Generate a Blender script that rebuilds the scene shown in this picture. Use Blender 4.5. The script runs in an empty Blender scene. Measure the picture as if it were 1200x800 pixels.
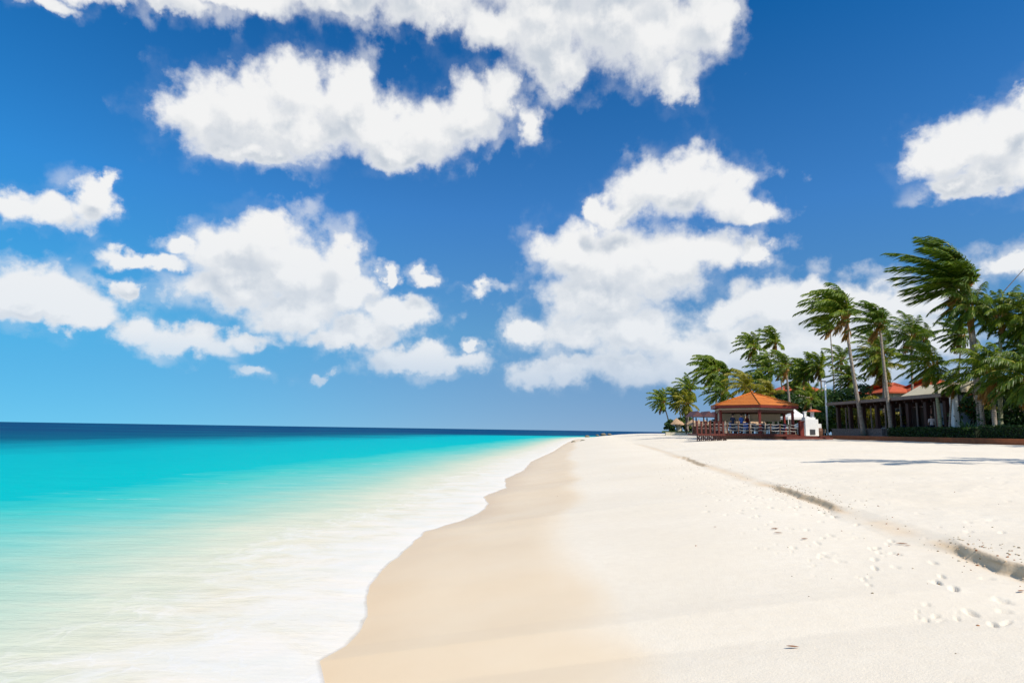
import bpy, bmesh, math, random
import numpy as np
from mathutils import Vector, Matrix

random.seed(11); RNG = np.random.default_rng(5)
rad = math.radians
SC = bpy.context.scene
COL = SC.collection

# ------------------------------------------------------------------ camera
CAM_Z, F_PX = 1.9, 720.0                       # focal length in pixels of a 1200 px wide frame
cd = bpy.data.cameras.new('camera'); cam = bpy.data.objects.new('camera', cd); COL.objects.link(cam)
cd.sensor_width = 36; cd.lens = 36 * F_PX / 1200; cd.clip_start = 0.05; cd.clip_end = 60000
ROT = Matrix.Rotation(rad(90 + 8.15), 4, 'X') @ Matrix.Rotation(rad(0.88), 4, 'Z')
cam.matrix_world = Matrix.Translation((0, 0, CAM_Z)) @ ROT
SC.camera = cam

def ray(px, py):
    return (ROT.to_3x3() @ Vector(((px - 600) / F_PX, -(py - 400) / F_PX, -1.0)))
def at(px, py, Y):                              # the point at distance Y seen at a pixel of the 1200x800 photograph
    d = ray(px, py); return Vector((0, 0, CAM_Z)) + d * (Y / d.y)
def on_z(px, py, z):                            # the point at height z
    d = ray(px, py); return Vector((0, 0, CAM_Z)) + d * ((z - CAM_Z) / d.z)

# ------------------------------------------------------------------ light, exposure
SUN_AZ, SUN_EL = rad(138), rad(48)              # clockwise from straight ahead: behind the right shoulder
sd = bpy.data.lights.new('sun', 'SUN'); sun = bpy.data.objects.new('sun', sd); COL.objects.link(sun)
sd.energy = 4.3; sd.angle = rad(0.53); sd.color = (1.0, 0.94, 0.84)
to_sun = Vector((math.sin(SUN_AZ) * math.cos(SUN_EL), math.cos(SUN_AZ) * math.cos(SUN_EL), math.sin(SUN_EL)))
sun.rotation_euler = to_sun.to_track_quat('Z', 'Y').to_euler(); sun.location = to_sun * 60
SC.view_settings.view_transform = 'Standard'; SC.view_settings.look = 'None'
SC.view_settings.gamma = 1; SC.view_settings.use_curve_mapping = False
SC.view_settings.exposure = 0.24
SC.render.engine = 'CYCLES'
SC.cycles.max_bounces = 5; SC.cycles.transparent_max_bounces = 8
SC.cycles.use_denoising = True

# ------------------------------------------------------------------ node helper
class NT:
    def __init__(s, tree): s.t = tree; s.n = tree.nodes; s.l = tree.links
    def new(s, typ, **kw):
        n = s.n.new(typ)
        for k, v in kw.items(): setattr(n, k, v)
        return n
    def put(s, sock, v):
        if v is None: return
        if isinstance(v, bpy.types.NodeSocket): s.l.new(v, sock)
        else: sock.default_value = v
    def math(s, op, a, b=None, c=None, clamp=False):
        n = s.n.new('ShaderNodeMath'); n.operation = op; n.use_clamp = clamp
        s.put(n.inputs[0], a); s.put(n.inputs[1], b); s.put(n.inputs[2], c); return n.outputs[0]
    def vm(s, op, a, b=None, c=None):
        n = s.n.new('ShaderNodeVectorMath'); n.operation = op
        s.put(n.inputs[0], a); s.put(n.inputs[1], b); s.put(n.inputs[2], c)
        return n.outputs['Value'] if op in ('LENGTH', 'DOT_PRODUCT', 'DISTANCE') else n.outputs[0]
    def noise(s, vec, scale, detail=4, rough=.55, dist=0, lac=2.0):
        n = s.n.new('ShaderNodeTexNoise'); s.put(n.inputs['Vector'], vec)
        n.inputs['Scale'].default_value = scale; n.inputs['Detail'].default_value = detail
        n.inputs['Roughness'].default_value = rough; n.inputs['Distortion'].default_value = dist
        n.inputs['Lacunarity'].default_value = lac
        return n.outputs['Fac'], n.outputs['Color']
    def mapr(s, v, a, b, c=0., d=1., smooth=False):
        n = s.n.new('ShaderNodeMapRange'); n.interpolation_type = 'SMOOTHSTEP' if smooth else 'LINEAR'
        s.put(n.inputs[0], v); s.put(n.inputs[1], a); s.put(n.inputs[2], b); s.put(n.inputs[3], c); s.put(n.inputs[4], d)
        return n.outputs[0]
    def mix(s, f, a, b, blend='MIX'):
        n = s.n.new('ShaderNodeMix'); n.data_type = 'RGBA'; n.blend_type = blend
        s.put(n.inputs[0], f); s.put(n.inputs[6], a); s.put(n.inputs[7], b); return n.outputs[2]
    def ramp(s, f, stops, interp='LINEAR'):
        n = s.n.new('ShaderNodeValToRGB'); n.color_ramp.interpolation = interp; e = n.color_ramp.elements
        while len(e) < len(stops): e.new(.5)
        for i, (p, c) in enumerate(stops): e[i].position = p; e[i].color = (*c[:3], 1)
        s.put(n.inputs[0], f); return n.outputs[0]
    def xyz(s, v):
        n = s.n.new('ShaderNodeSeparateXYZ'); s.put(n.inputs[0], v); return n.outputs
    def comb(s, x=0., y=0., z=0.):
        n = s.n.new('ShaderNodeCombineXYZ'); s.put(n.inputs[0], x); s.put(n.inputs[1], y); s.put(n.inputs[2], z); return n.outputs[0]

def c4(c): return (c[0], c[1], c[2], 1.0)

# ------------------------------------------------------------------ sky: Nishita air with cumulus placed by compass bearing and elevation
world = bpy.data.worlds.new('World'); SC.world = world; world.use_nodes = True
SKY_K = 0.1
def blob(px, py, rx, ry, w=1.0):                # bearing, elevation (radians) and radii
    d = ray(px, py).normalized()
    k = 1.0 / F_PX / math.sqrt(1 + ((px - 600) ** 2 + (py - 400) ** 2) / F_PX ** 2)
    return (math.atan2(d.x, d.y), math.asin(d.z), rx * k * .98, ry * k, w)
CUMULUS = [
 # long bank across the top
 (250,-12,150,26),(90,-8,70,16,.9),(190,0,80,17,.9),(60,8,40,10,.75),(390,-8,110,28),(500,0,90,36),(575,30,50,34),(640,25,90,66),(655,75,45,34),(720,20,80,62),(770,40,62,56),(825,25,48,56),(800,92,34,26),(150,-12,80,14),
 (590,110,30,34),(620,150,22,30,.8),(700,-40,220,50),(450,-50,200,50),
 # flat-based heap under it
 (232,130,52,46),(285,118,50,44),(345,108,55,42),(410,114,52,44),(340,150,125,40),(440,150,80,38),(500,150,58,40),(548,132,50,42),(470,178,70,22),(300,172,70,20),
 # left edge
 (12,242,34,22),(62,250,44,24),(108,232,30,30),(122,208,14,16),
 (48,338,50,34),(10,348,40,30),(95,352,50,24),(150,338,20,14),(60,362,80,16),
 # big left heap
 (310,278,62,32),(265,295,52,38),(340,312,80,50),(402,305,28,42),(270,335,70,34),(350,362,80,34),(415,348,40,34),(170,303,62,12),(205,288,26,14),
 (165,385,42,20),(215,398,60,20),(290,395,38,12,.8),
 (470,365,42,22),(430,390,60,20),(395,400,40,16),(480,420,66,18),(540,425,45,14,.8),(555,404,12,9),
 (497,324,24,12),(453,322,9,13),(300,436,18,8,.75),(368,440,14,8,.75),(560,340,26,6,.6),
 # tall heap in the middle
 (800,205,62,40),(770,222,62,38),(850,225,50,30),(890,246,34,18),(730,245,44,22),(698,246,20,18),
 (672,292,58,40),(720,300,70,46),(775,312,70,44),(835,298,54,30),(880,297,20,20),(700,345,80,42),(690,385,70,32),(618,390,34,20),(740,385,80,40),
 (625,440,40,16,.8),(660,432,50,18,.85),(740,430,90,24,.9),(830,418,70,34),
 # bank behind the palms
 (850,372,42,30),(900,360,56,36),(960,346,54,30),(1010,345,40,26),(900,405,90,34),(980,392,90,36),(1060,360,50,26),(1080,400,60,30,.9),(1000,440,90,20,.8),
 # right edge
 (1085,186,42,32),(1130,172,50,38),(1175,165,46,44),(1204,125,26,22),(1112,218,36,18),(1160,205,50,22),(1215,180,40,40),
 (1175,305,36,20,.9),(1215,300,40,22,.9),(1110,335,40,18,.8),
]
TINT = [(0., (1.25, .97, .88)), (.12, (1.22, 1.06, .97)), (.25, (1.15, 1.22, 1.10)), (.55, (.84, 1.22, 1.38)), (1., (.17, .88, 1.16))]
def make_sky():
    g = bpy.data.node_groups.new('cloud_field', 'ShaderNodeTree')
    g.interface.new_socket('P', in_out='INPUT', socket_type='NodeSocketVector')
    g.interface.new_socket('F', in_out='OUTPUT', socket_type='NodeSocketFloat')
    G = NT(g); gi = g.nodes.new('NodeGroupInput'); go = g.nodes.new('NodeGroupOutput')
    acc = None
    for b in CUMULUS:
        az, el, rx, ry, w = blob(*b); rx *= 1.02; ry *= 1.03
        v = G.vm('MULTIPLY_ADD', gi.outputs[0], (1 / rx, 1 / ry, 0), (-az / rx, -el / ry, 0))
        ln = G.vm('LENGTH', v)
        if w != 1: ln = G.math('MULTIPLY_ADD', ln, w, 1 - w + .0)
        acc = ln if acc is None else G.math('SMOOTH_MIN', acc, ln, .32)
    g.links.new(G.math('SUBTRACT', 1.0, acc), go.inputs[0])
    W = NT(world.node_tree); W.n.clear()
    out = W.new('ShaderNodeOutputWorld'); bg = W.new('ShaderNodeBackground')
    W.l.new(bg.outputs[0], out.inputs[0]); bg.inputs[1].default_value = SKY_K
    dirv = W.new('ShaderNodeTexCoord').outputs['Generated']
    x, y, z = W.xyz(dirv)
    sky = W.new('ShaderNodeTexSky', sky_type='NISHITA', sun_disc=False)
    sky.sun_elevation = SUN_EL; sky.sun_rotation = SUN_AZ; sky.altitude = 0; sky.air_density = 1.0; sky.dust_density = .2; sky.ozone_density = 3.0
    W.l.new(W.comb(x, y, W.math('MULTIPLY_ADD', z, .80, .17)), sky.inputs[0])       # clean trade-wind air: no yellow band at the horizon
    az = W.math('ARCTAN2', x, y); el = W.math('ARCSINE', z)
    P0 = W.comb(az, el, 0.)
    # polarised, saturated air
    hs = W.new('ShaderNodeHueSaturation'); hs.inputs['Saturation'].default_value = 1.25
    hs.inputs['Hue'].default_value = .5
    W.l.new(sky.outputs[0], hs.inputs['Color'])
    tint = W.ramp(W.mapr(el, 0., .62), TINT)
    air = W.mix(1.0, hs.outputs[0], tint, 'MULTIPLY')
    air = W.mix(W.mapr(W.math('MULTIPLY_ADD', el, .8, az), -.75, .25, .0, 1.0, True), W.mix(1.0, air, (.50, 1.16, 1.17, 1), 'MULTIPLY'), air)
    # two octave bands of warp make the billows
    _, n1 = W.noise(P0, 9, 2.0, .5)
    _, n2 = W.noise(P0, 24, 8.0, .56)
    w1 = W.vm('MULTIPLY', W.vm('SUBTRACT', n1, (.5, .5, .5)), (.075, .055, 0))
    w2 = W.vm('MULTIPLY', W.vm('SUBTRACT', n2, (.5, .5, .5)), (.078, .062, 0))
    P = W.vm('ADD', W.vm('ADD', P0, w1), w2)
    nf, _ = W.noise(P0, 20, 9.0, .57)
    def field(vec):
        gn = W.new('ShaderNodeGroup'); gn.node_tree = g
        W.put(gn.inputs[0], vec); return gn.outputs[0]
    f0 = field(P); f1 = field(W.vm('ADD', W.vm('ADD', P0, (.012, .046, 0)), W.vm('ADD', w1, W.vm('MULTIPLY', w2, (.35, .35, 0)))))
    nz = W.math('SUBTRACT', nf, .5)
    nfu, _ = W.noise(W.vm('ADD', P0, (.004, .014, 0)), 20, 7.0, .55)
    nzu = W.math('SUBTRACT', nfu, .5)
    d0 = W.math('MULTIPLY_ADD', nz, .95, f0)
    # plain noise clouds for the rest of the sky, outside the photographed sector
    side = W.mapr(W.math('ABSOLUTE', az), .85, 1.1)
    nb, _ = W.noise(W.vm('MULTIPLY', dirv, (1, 1, 2.4)), 3.2, 8, .56)
    other = W.math('MULTIPLY', W.math('SUBTRACT', nb, .53), W.math('MULTIPLY', side, 5.0))
    inv = W.math('MULTIPLY_ADD', side, -3.0, d0)
    dens = W.math('MAXIMUM', inv, W.math('SUBTRACT', other, W.math('SUBTRACT', 1.0, side)))
    alpha = W.mapr(dens, -.10, .44, 0, .975, True)
    patch = W.mapr(W.xyz(n1)[2], .44, .60, .05, .50, True)
    wisp = W.math('MULTIPLY', W.mapr(W.math('MULTIPLY_ADD', nz, 1.6, dens), -.45, .30, 0, 1, True), patch)
    alpha = W.math('MAXIMUM', alpha, wisp)
    alpha = W.math('MULTIPLY', alpha, W.mapr(el, .0, .13, .18, 1.0))
    # sunlit where the cloud thins toward the light, grey where more of it lies above
    dif = W.math('MULTIPLY_ADD', W.math('SUBTRACT', nz, nzu), 1.6, W.math('SUBTRACT', f0, f1))
    lit = W.mapr(dif, -.46, .46, 0, 1, True)
    thick = W.mapr(dens, .05, .75, .04, 1, True)
    shade = W.math('MULTIPLY', thick, W.math('SUBTRACT', 1.0, lit))
    ccol = W.mix(shade, (7.75, 7.75, 7.7, 1), (4.5, 5.0, 5.65, 1))
    ccol = W.mix(W.mapr(el, .03, .30, .55, 0), ccol, (5.5, 6.3, 7.3, 1))
    fin = W.mix(alpha, air, ccol)
    W.l.new(fin, bg.inputs[0])
make_sky()
world.cycles.sampling_method = 'NONE'

# ------------------------------------------------------------------ mesh helpers
class MB:
    def __init__(s): s.v = []; s.f = []; s.m = []; s.n = 0
    def add(s, V, Fs, mi=0):
        b = s.n; s.v.extend(tuple(map(float, p)) for p in V); s.n += len(V)
        s.f.extend(tuple(i + b for i in f) for f in Fs); s.m.extend([mi] * len(Fs))
    def box(s, c, sz, rz=0., mi=0, tilt=None):
        hx, hy, hz = sz[0] / 2, sz[1] / 2, sz[2] / 2; M = Matrix.Rotation(rz, 3, 'Z')
        if tilt: M = M @ Matrix.Rotation(tilt[1], 3, tilt[0])
        e = min(hx, hy, hz) * .18                               # small chamfer on the upright edges
        ring = [(-hx + e, -hy), (hx - e, -hy), (hx, -hy + e), (hx, hy - e), (hx - e, hy), (-hx + e, hy), (-hx, hy - e), (-hx, -hy + e)]
        V = [M @ Vector((x, y, -hz)) + Vector(c) for x, y in ring] + [M @ Vector((x, y, hz)) + Vector(c) for x, y in ring]
        Fs = [tuple(range(7, -1, -1)), tuple(range(8, 16))] + [(i, (i + 1) % 8, 8 + (i + 1) % 8, 8 + i) for i in range(8)]
        s.add(V, Fs, mi)
    def bar(s, a, b, w, mi=0):                                  # square bar between two points
        s.tube([a, b], [w * .7071] * 2, 4, mi, True, math.pi / 4)
    def tube(s, pts, rs, n=8, mi=0, caps=True, ph=0.):
        pts = [Vector(p) for p in pts]; V = []; Fs = []
        T0 = (pts[1] - pts[0]).normalized(); ref = Vector((1, 0, 0)) if abs(T0.x) < .9 else Vector((0, 1, 0))
        for i, p in enumerate(pts):
            T = (pts[min(i + 1, len(pts) - 1)] - pts[max(i - 1, 0)]).normalized()
            A = (ref - T * ref.dot(T)).normalized(); B = T.cross(A); ref = A
            for k in range(n):
                a = 2 * math.pi * k / n + ph; V.append(p + (A * math.cos(a) + B * math.sin(a)) * rs[i])
        for i in range(len(pts) - 1):
            for k in range(n):
                Fs.append((i * n + k, i * n + (k + 1) % n, (i + 1) * n + (k + 1) % n, (i + 1) * n + k))
        if caps: Fs += [tuple(range(n - 1, -1, -1)), tuple(range((len(pts) - 1) * n, len(pts) * n))]
        s.add(V, Fs, mi)
    def ball(s, c, r, mi=0, nu=8, nv=6, jit=0., sc=(1, 1, 1)):
        V = [Vector(c) + Vector((0, 0, -r * sc[2]))]
        for j in range(1, nv):
            for i in range(nu):
                a = 2 * math.pi * i / nu; b = -math.pi / 2 + math.pi * j / nv; q = r * (1 + random.uniform(-jit, jit))
                V.append(Vector(c) + Vector((math.cos(a) * math.cos(b) * q * sc[0], math.sin(a) * math.cos(b) * q * sc[1], math.sin(b) * q * sc[2])))
        V.append(Vector(c) + Vector((0, 0, r * sc[2]))); Fs = []
        for i in range(nu): Fs.append((0, 1 + (i + 1) % nu, 1 + i))
        for j in range(nv - 2):
            for i in range(nu):
                a = 1 + j * nu + i; b = 1 + j * nu + (i + 1) % nu; Fs.append((a, b, b + nu, a + nu))
        L = len(V) - 1
        for i in range(nu): Fs.append((L, 1 + (nv - 2) * nu + i, 1 + (nv - 2) * nu + (i + 1) % nu))
        s.add(V, Fs, mi)
    def build(s, name, mats, parent=None, smooth=False):
        me = bpy.data.meshes.new(name); me.from_pydata(s.v, [], s.f)
        if not isinstance(mats, (list, tuple)): mats = [mats]
        for m in mats: me.materials.append(m)
        me.polygons.foreach_set('material_index', np.array(s.m, dtype=np.int32))
        if smooth: me.polygons.foreach_set('use_smooth', np.ones(len(s.f), dtype=bool))
        me.update()
        o = bpy.data.objects.new(name, me); COL.objects.link(o)
        if parent: o.parent = parent
        return o
def tag(o, label=None, cat=None, group=None, kind=None):
    if label: o['label'] = label
    if cat: o['category'] = cat
    if group: o['group'] = group
    if kind: o['kind'] = kind
    return o
def empty(name, loc, label, cat, group=None, rz=0.):
    o = bpy.data.objects.new(name, None); COL.objects.link(o); o.location = loc; o.rotation_euler.z = rz; o.empty_display_size = .2
    return tag(o, label, cat, group)
def copy_thing(o, loc, label, rz=0., scale=None):
    c = o.copy(); COL.objects.link(c); c.location = loc; c.rotation_euler.z = rz; c['label'] = label
    if scale: c.scale = (scale,) * 3
    def rec(a, b):
        for ch in a.children:
            d = ch.copy(); COL.objects.link(d); d.parent = b; rec(ch, d)
    rec(o, c); return c

# ------------------------------------------------------------------ materials
def principled(name):
    m = bpy.data.materials.new(name); m.use_nodes = True; n = NT(m.node_tree); b = m.node_tree.nodes['Principled BSDF']
    return m, n, b
def mat(name, col, rough=.7, var=.25, scale=6., spec=.3, bump=0., bscale=40., second=None, stretch=(1, 1, 1)):
    m, n, b = principled(name); co = n.vm('MULTIPLY', n.new('ShaderNodeTexCoord').outputs['Object'], stretch)
    f, _ = n.noise(co, scale, 5, .6); f2, _ = n.noise(co, scale * 7, 3, .6)
    f = n.math('ADD', n.math('MULTIPLY', f, .65), n.math('MULTIPLY', f2, .35))
    d = second or tuple(c * (1 - var * 1.6) for c in col)
    u = tuple(min(1, c * (1 + var * .7)) for c in col) if not second else col
    n.l.new(n.mix(n.mapr(f, .33, .67), c4(d), c4(u)), b.inputs['Base Color'])
    b.inputs['Roughness'].default_value = rough; b.inputs['Specular IOR Level'].default_value = spec
    if bump:
        bp = n.new('ShaderNodeBump'); bp.inputs['Strength'].default_value = bump; bp.inputs['Distance'].default_value = .03
        g, _ = n.noise(co, bscale, 4, .6); n.l.new(g, bp.inputs['Height']); n.l.new(bp.outputs[0], b.inputs['Normal'])
    return m
def leafmat(name, dark, light, trans=.35, scale=1.3, warm=None):
    m, n, b = principled(name); co = n.new('ShaderNodeTexCoord').outputs['Object']
    f, _ = n.noise(co, scale, 4, .6); f2, _ = n.noise(co, scale * 9, 2, .5)
    f = n.math('ADD', n.math('MULTIPLY', f, .6), n.math('MULTIPLY', f2, .4))
    col = n.ramp(f, [(.36, dark), (.56, light), (.68, warm or light)])
    n.l.new(col, b.inputs['Base Color']); b.inputs['Roughness'].default_value = .45; b.inputs['Specular IOR Level'].default_value = .35
    tr = n.new('ShaderNodeBsdfTranslucent'); n.l.new(n.mix(1., col, (1.5, 1.5, .6, 1), 'MULTIPLY'), tr.inputs[0])
    mx = n.new('ShaderNodeMixShader'); mx.inputs[0].default_value = trans
    n.l.new(b.outputs[0], mx.inputs[1]); n.l.new(tr.outputs[0], mx.inputs[2])
    n.l.new(mx.outputs[0], n.n['Material Output'].inputs[0]); return m

M = {}
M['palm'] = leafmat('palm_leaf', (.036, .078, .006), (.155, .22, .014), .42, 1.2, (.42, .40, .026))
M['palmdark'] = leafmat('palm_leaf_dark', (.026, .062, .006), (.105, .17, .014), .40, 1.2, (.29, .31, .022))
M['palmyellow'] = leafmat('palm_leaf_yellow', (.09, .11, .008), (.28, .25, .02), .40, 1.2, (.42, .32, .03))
M['rachis'] = mat('palm_rachis', (.52, .46, .09), .55, .3, 3)
M['petiole'] = mat('palm_petiole', (.50, .26, .05), .6, .45, 5, second=(.22, .09, .03))
M['fruit'] = mat('coconut_husk', (.42, .26, .05), .5, .3, 5)
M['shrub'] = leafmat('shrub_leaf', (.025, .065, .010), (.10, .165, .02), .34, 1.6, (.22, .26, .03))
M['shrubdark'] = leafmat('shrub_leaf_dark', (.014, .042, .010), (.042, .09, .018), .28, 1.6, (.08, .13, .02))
M['shrubyellow'] = leafmat('croton_leaf', (.09, .10, .012), (.30, .26, .03), .35, 2.2, (.46, .30, .03))
M['redflower'] = leafmat('red_petal', (.30, .035, .02), (.5, .10, .03), .3, 3.)
M['dryfrond'] = leafmat('dry_palm_leaf', (.20, .09, .02), (.34, .18, .04), .3, 2., (.42, .24, .06))
M['agave'] = leafmat('agave_leaf', (.03, .08, .04), (.07, .15, .07), .12, 1.5, (.13, .22, .10))

def trunkmat(name, a, bcol):
    m, n, b = principled(name); co = n.new('ShaderNodeTexCoord').outputs['Object']; z = n.xyz(co)[2]
    w = n.math('SINE', n.math('MULTIPLY', z, 48)); f, _ = n.noise(co, 5, 5, .65)
    k = n.math('ADD', n.math('MULTIPLY', w, .16), f)
    n.l.new(n.mix(n.mapr(k, .3, .72), c4(bcol), c4(a)), b.inputs['Base Color']); b.inputs['Roughness'].default_value = .85
    bp = n.new('ShaderNodeBump'); bp.inputs['Distance'].default_value = .03; bp.inputs['Strength'].default_value = .6
    n.l.new(k, bp.inputs['Height']); n.l.new(bp.outputs[0], b.inputs['Normal']); return m
M['trunk'] = trunkmat('palm_bark', (.40, .33, .26), (.16, .12, .09))
M['trunkdark'] = trunkmat('palm_bark_dark', (.22, .17, .13), (.08, .06, .05))
M['trunkgreen'] = trunkmat('palm_bark_green', (.34, .34, .20), (.17, .17, .10))
M['redwood'] = mat('red_painted_wood', (.19, .028, .018), .5, .3, 5, stretch=(3, 3, .5))
M['brownwood'] = mat('brown_timber', (.16, .075, .045), .6, .35, 5, stretch=(3, 3, .5))
M['darkwood'] = mat('dark_timber', (.055, .022, .017), .55, .35, 5, stretch=(3, 3, .5))
M['deckwood'] = mat('red_brown_deck', (.125, .030, .020), .6, .35, 5, stretch=(3, 3, .5))
M['greywood'] = mat('weathered_timber', (.25, .185, .155), .8, .3, 6, stretch=(3, 3, .5))
def clothmat(name, col, tr):
    m, n, b = principled(name); b.inputs['Base Color'].default_value = c4(col); b.inputs['Roughness'].default_value = .9; b.inputs['Specular IOR Level'].default_value = .1
    co = n.new('ShaderNodeTexCoord').outputs['Object']; f, _ = n.noise(co, 3, 4, .6); c = n.mix(n.mapr(f, .3, .7), c4(tuple(k * .88 for k in col)), c4(col)); n.l.new(c, b.inputs['Base Color'])
    t = n.new('ShaderNodeBsdfTranslucent'); n.l.new(c, t.inputs[0]); mx = n.new('ShaderNodeMixShader'); mx.inputs[0].default_value = tr
    n.l.new(b.outputs[0], mx.inputs[1]); n.l.new(t.outputs[0], mx.inputs[2]); n.l.new(mx.outputs[0], n.n['Material Output'].inputs[0]); return m
M['blind'] = clothmat('canvas_blind', (.74, .66, .54), .5)
M['rope'] = mat('pale_rope', (.50, .47, .42), .8, .15, 10)
M['white'] = mat('white_plaster', (.80, .79, .76), .8, .06, 4, bump=.2)
M['cream'] = mat('cream_plaster', (.62, .54, .38), .85, .12, 4, bump=.2)
M['bluegrey'] = mat('blue_grey_plaster', (.30, .33, .40), .8, .1, 3)
M['navy'] = mat('navy_cloth', (.02, .03, .07), .8, .3, 8)
M['blue'] = mat('blue_cloth', (.04, .12, .42), .8, .2, 8)
M['whitecloth'] = mat('white_cloth', (.80, .78, .74), .85, .08, 6)
M['metal'] = mat('dark_metal', (.06, .06, .065), .4, .2, 8, .5)
M['stone'] = mat('grey_stone_wall', (.26, .21, .19), .9, .35, 5, bump=.5, bscale=14)
M['soil'] = mat('garden_soil', (.16, .12, .07), .95, .4, 3, second=(.05, .07, .025))
M['thatch'] = mat('palm_thatch', (.50, .33, .20), .95, .4, 4, bump=.8, bscale=24, stretch=(2, 2, .6))
M['rock'] = mat('beach_rock', (.28, .22, .15), .9, .4, 2.5, bump=.7, bscale=8, second=(.09, .09, .05))
M['skin'] = mat('skin', (.45, .26, .17), .6, .1, 8)
M['hair'] = mat('hair', (.03, .02, .015), .6, .2, 10)
M['dryleaf'] = mat('dry_leaf', (.36, .15, .06), .8, .4, 30)
M['grass'] = leafmat('grass_blade', (.05, .10, .015), (.14, .20, .03), .3, 2.)
M['glassdark'] = mat('dark_window_glass', (.02, .025, .03), .1, .2, 2, .6)

def tilemat(name, a, b2, per=4.5):
    m, n, b = principled(name); co = n.new('ShaderNodeTexCoord').outputs['Object']; x, y, z = n.xyz(co)
    f, _ = n.noise(co, 2.2, 6, .65); f2, _ = n.noise(co, 22, 2, .6)
    f = n.math('ADD', n.math('MULTIPLY', f, .6), n.math('MULTIPLY', f2, .4))
    rows = n.math('SINE', n.math('MULTIPLY', z, per * 14))
    n.l.new(n.mix(n.mapr(f, .34, .66), c4(b2), c4(a)), b.inputs['Base Color']); b.inputs['Roughness'].default_value = .75
    bp = n.new('ShaderNodeBump'); bp.inputs['Distance'].default_value = .04; bp.inputs['Strength'].default_value = .7
    n.l.new(rows, bp.inputs['Height']); n.l.new(bp.outputs[0], b.inputs['Normal']); return m
M['tile'] = tilemat('orange_roof_tile', (.64, .20, .018), (.42, .105, .012))
M['redtile'] = tilemat('red_roof_tile', (.60, .10, .02), (.36, .055, .015))
M['kerbtile'] = mat('terracotta_kerb', (.42, .14, .05), .7, .3, 3, second=(.26, .075, .03), bump=.3)
M['maroon'] = mat('maroon_roof', (.15, .07, .075), .8, .25, 4)

# ------------------------------------------------------------------ shoreline and terrain
EDGE_PX = [(384, 815), (380, 800), (374, 774), (406, 757), (432, 722), (428, 698), (446, 672), (470, 648), (500, 622), (542, 610), (563, 600), (574, 590), (566, 582),
           (594, 571), (592, 561), (614, 551), (622, 541), (648, 529), (664, 519), (674, 514.5)]
_e = [on_z(px, py, 0.) for px, py in EDGE_PX]
EY = np.array([p.y for p in _e]); EX = np.array([p.x for p in _e]); _o = np.argsort(EY); EY, EX = EY[_o], EX[_o]
A0, A1 = -2.08, .139
def hash_noise(t, s):                          # smooth 1-D noise
    i = np.floor(t); f = t - i; f = f * f * (3 - 2 * f)
    h = lambda k: np.modf(np.abs(np.sin(k * 12.9898 + s * 78.233) * 43758.5453))[0]
    return h(i) * (1 - f) + h(i + 1) * f - .5
def noise2(x, y, s):
    i = np.floor(x); j = np.floor(y); fx = x - i; fy = y - j; fx = fx * fx * (3 - 2 * fx); fy = fy * fy * (3 - 2 * fy)
    h = lambda a, b: np.modf(np.abs(np.sin(a * 127.1 + b * 311.7 + s * 74.7) * 43758.5453))[0]
    return (h(i, j) * (1 - fx) + h(i + 1, j) * fx) * (1 - fy) + (h(i, j + 1) * (1 - fx) + h(i + 1, j + 1) * fx) * fy - .5
def fbm2(x, y, s, o=4):
    r = 0; a = 1.
    for k in range(o): r = r + a * noise2(x * 2 ** k, y * 2 ** k, s + k * 3.1); a *= .5
    return r
def xs(Y):
    line = A0 + A1 * Y
    dev = np.interp(Y, np.concatenate([[-3.], EY, [EY[-1] + 40]]), np.concatenate([[0.], EX - (A0 + A1 * EY), [0.]]))
    near = hash_noise(Y / 1.7, 3.) * .5 * np.clip((EY[0] - Y) / 1.2, 0, 1)
    return line + dev + near + .06 * hash_noise(Y * 2.3, 1.) + 0.022 * np.maximum(Y - 175, 0) ** 2
SC_D = 5.82
def scarp_amp(Y):
    return np.interp(Y, [-60, 0, 6.0, 7.2, 9.2, 10, 13.2, 14.6, 20, 22, 27, 29, 50, 70], [.10, .12, .10, .06, .06, .085, .085, .06, .05, .09, .09, .06, .05, 0])
def scarp_off(Y):                               # the crumbling line of the step
    return .22 * hash_noise(Y / 1.9, 5.) + .09 * hash_noise(Y / .55, 6.) + .03 * hash_noise(Y / .14, 8.)
def terrain(X, Y):
    d = X - xs(Y)
    ds = X - (A0 + A1 * Y) - SC_D + scarp_off(Y) - 0.022 * np.maximum(Y - 175, 0) ** 2
    foot = .74
    z = np.where(d < 0, .10 * d, .135 * d)
    zz = np.maximum(z, 0); z = np.where(d > 0, foot * 1.02 * zz / (zz ** 6 + (foot * 1.02) ** 6) ** (1 / 6.), np.maximum(z, -1.6))
    am = scarp_amp(Y); wid = np.interp(am, [.062, .084], [.5, .07])
    step = am * np.clip(ds / wid + .5, 0, 1)
    rise = .62 * (1 - np.exp(-np.maximum(ds, 0) / 8.)) + np.clip((Y - 30) * .004, -.05, .14) * np.clip(ds / 8, 0, 1)
    rough = np.clip((ds + 2.3) / 2, 0, 1)
    un = rough * (.022 * fbm2(X / 1.6, Y / 1.6, 2.) + .016 * fbm2(X / .42, Y / .42, 9., 3) * np.clip((ds + .5) / 1.5, .25, 1)) + .035 * noise2(X / 7, Y / 7, 4.) * np.clip(d / 4, 0, 1)
    far = np.clip((np.hypot(X, Y) - 230) / 60, 0, 1) * np.clip(-(X - 40) / 60, 0, 1)
    return z + step + rise + un - far * 3, d, ds
def ground_z(x, y): return float(terrain(np.array([x]), np.array([y]))[0][0])

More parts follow.
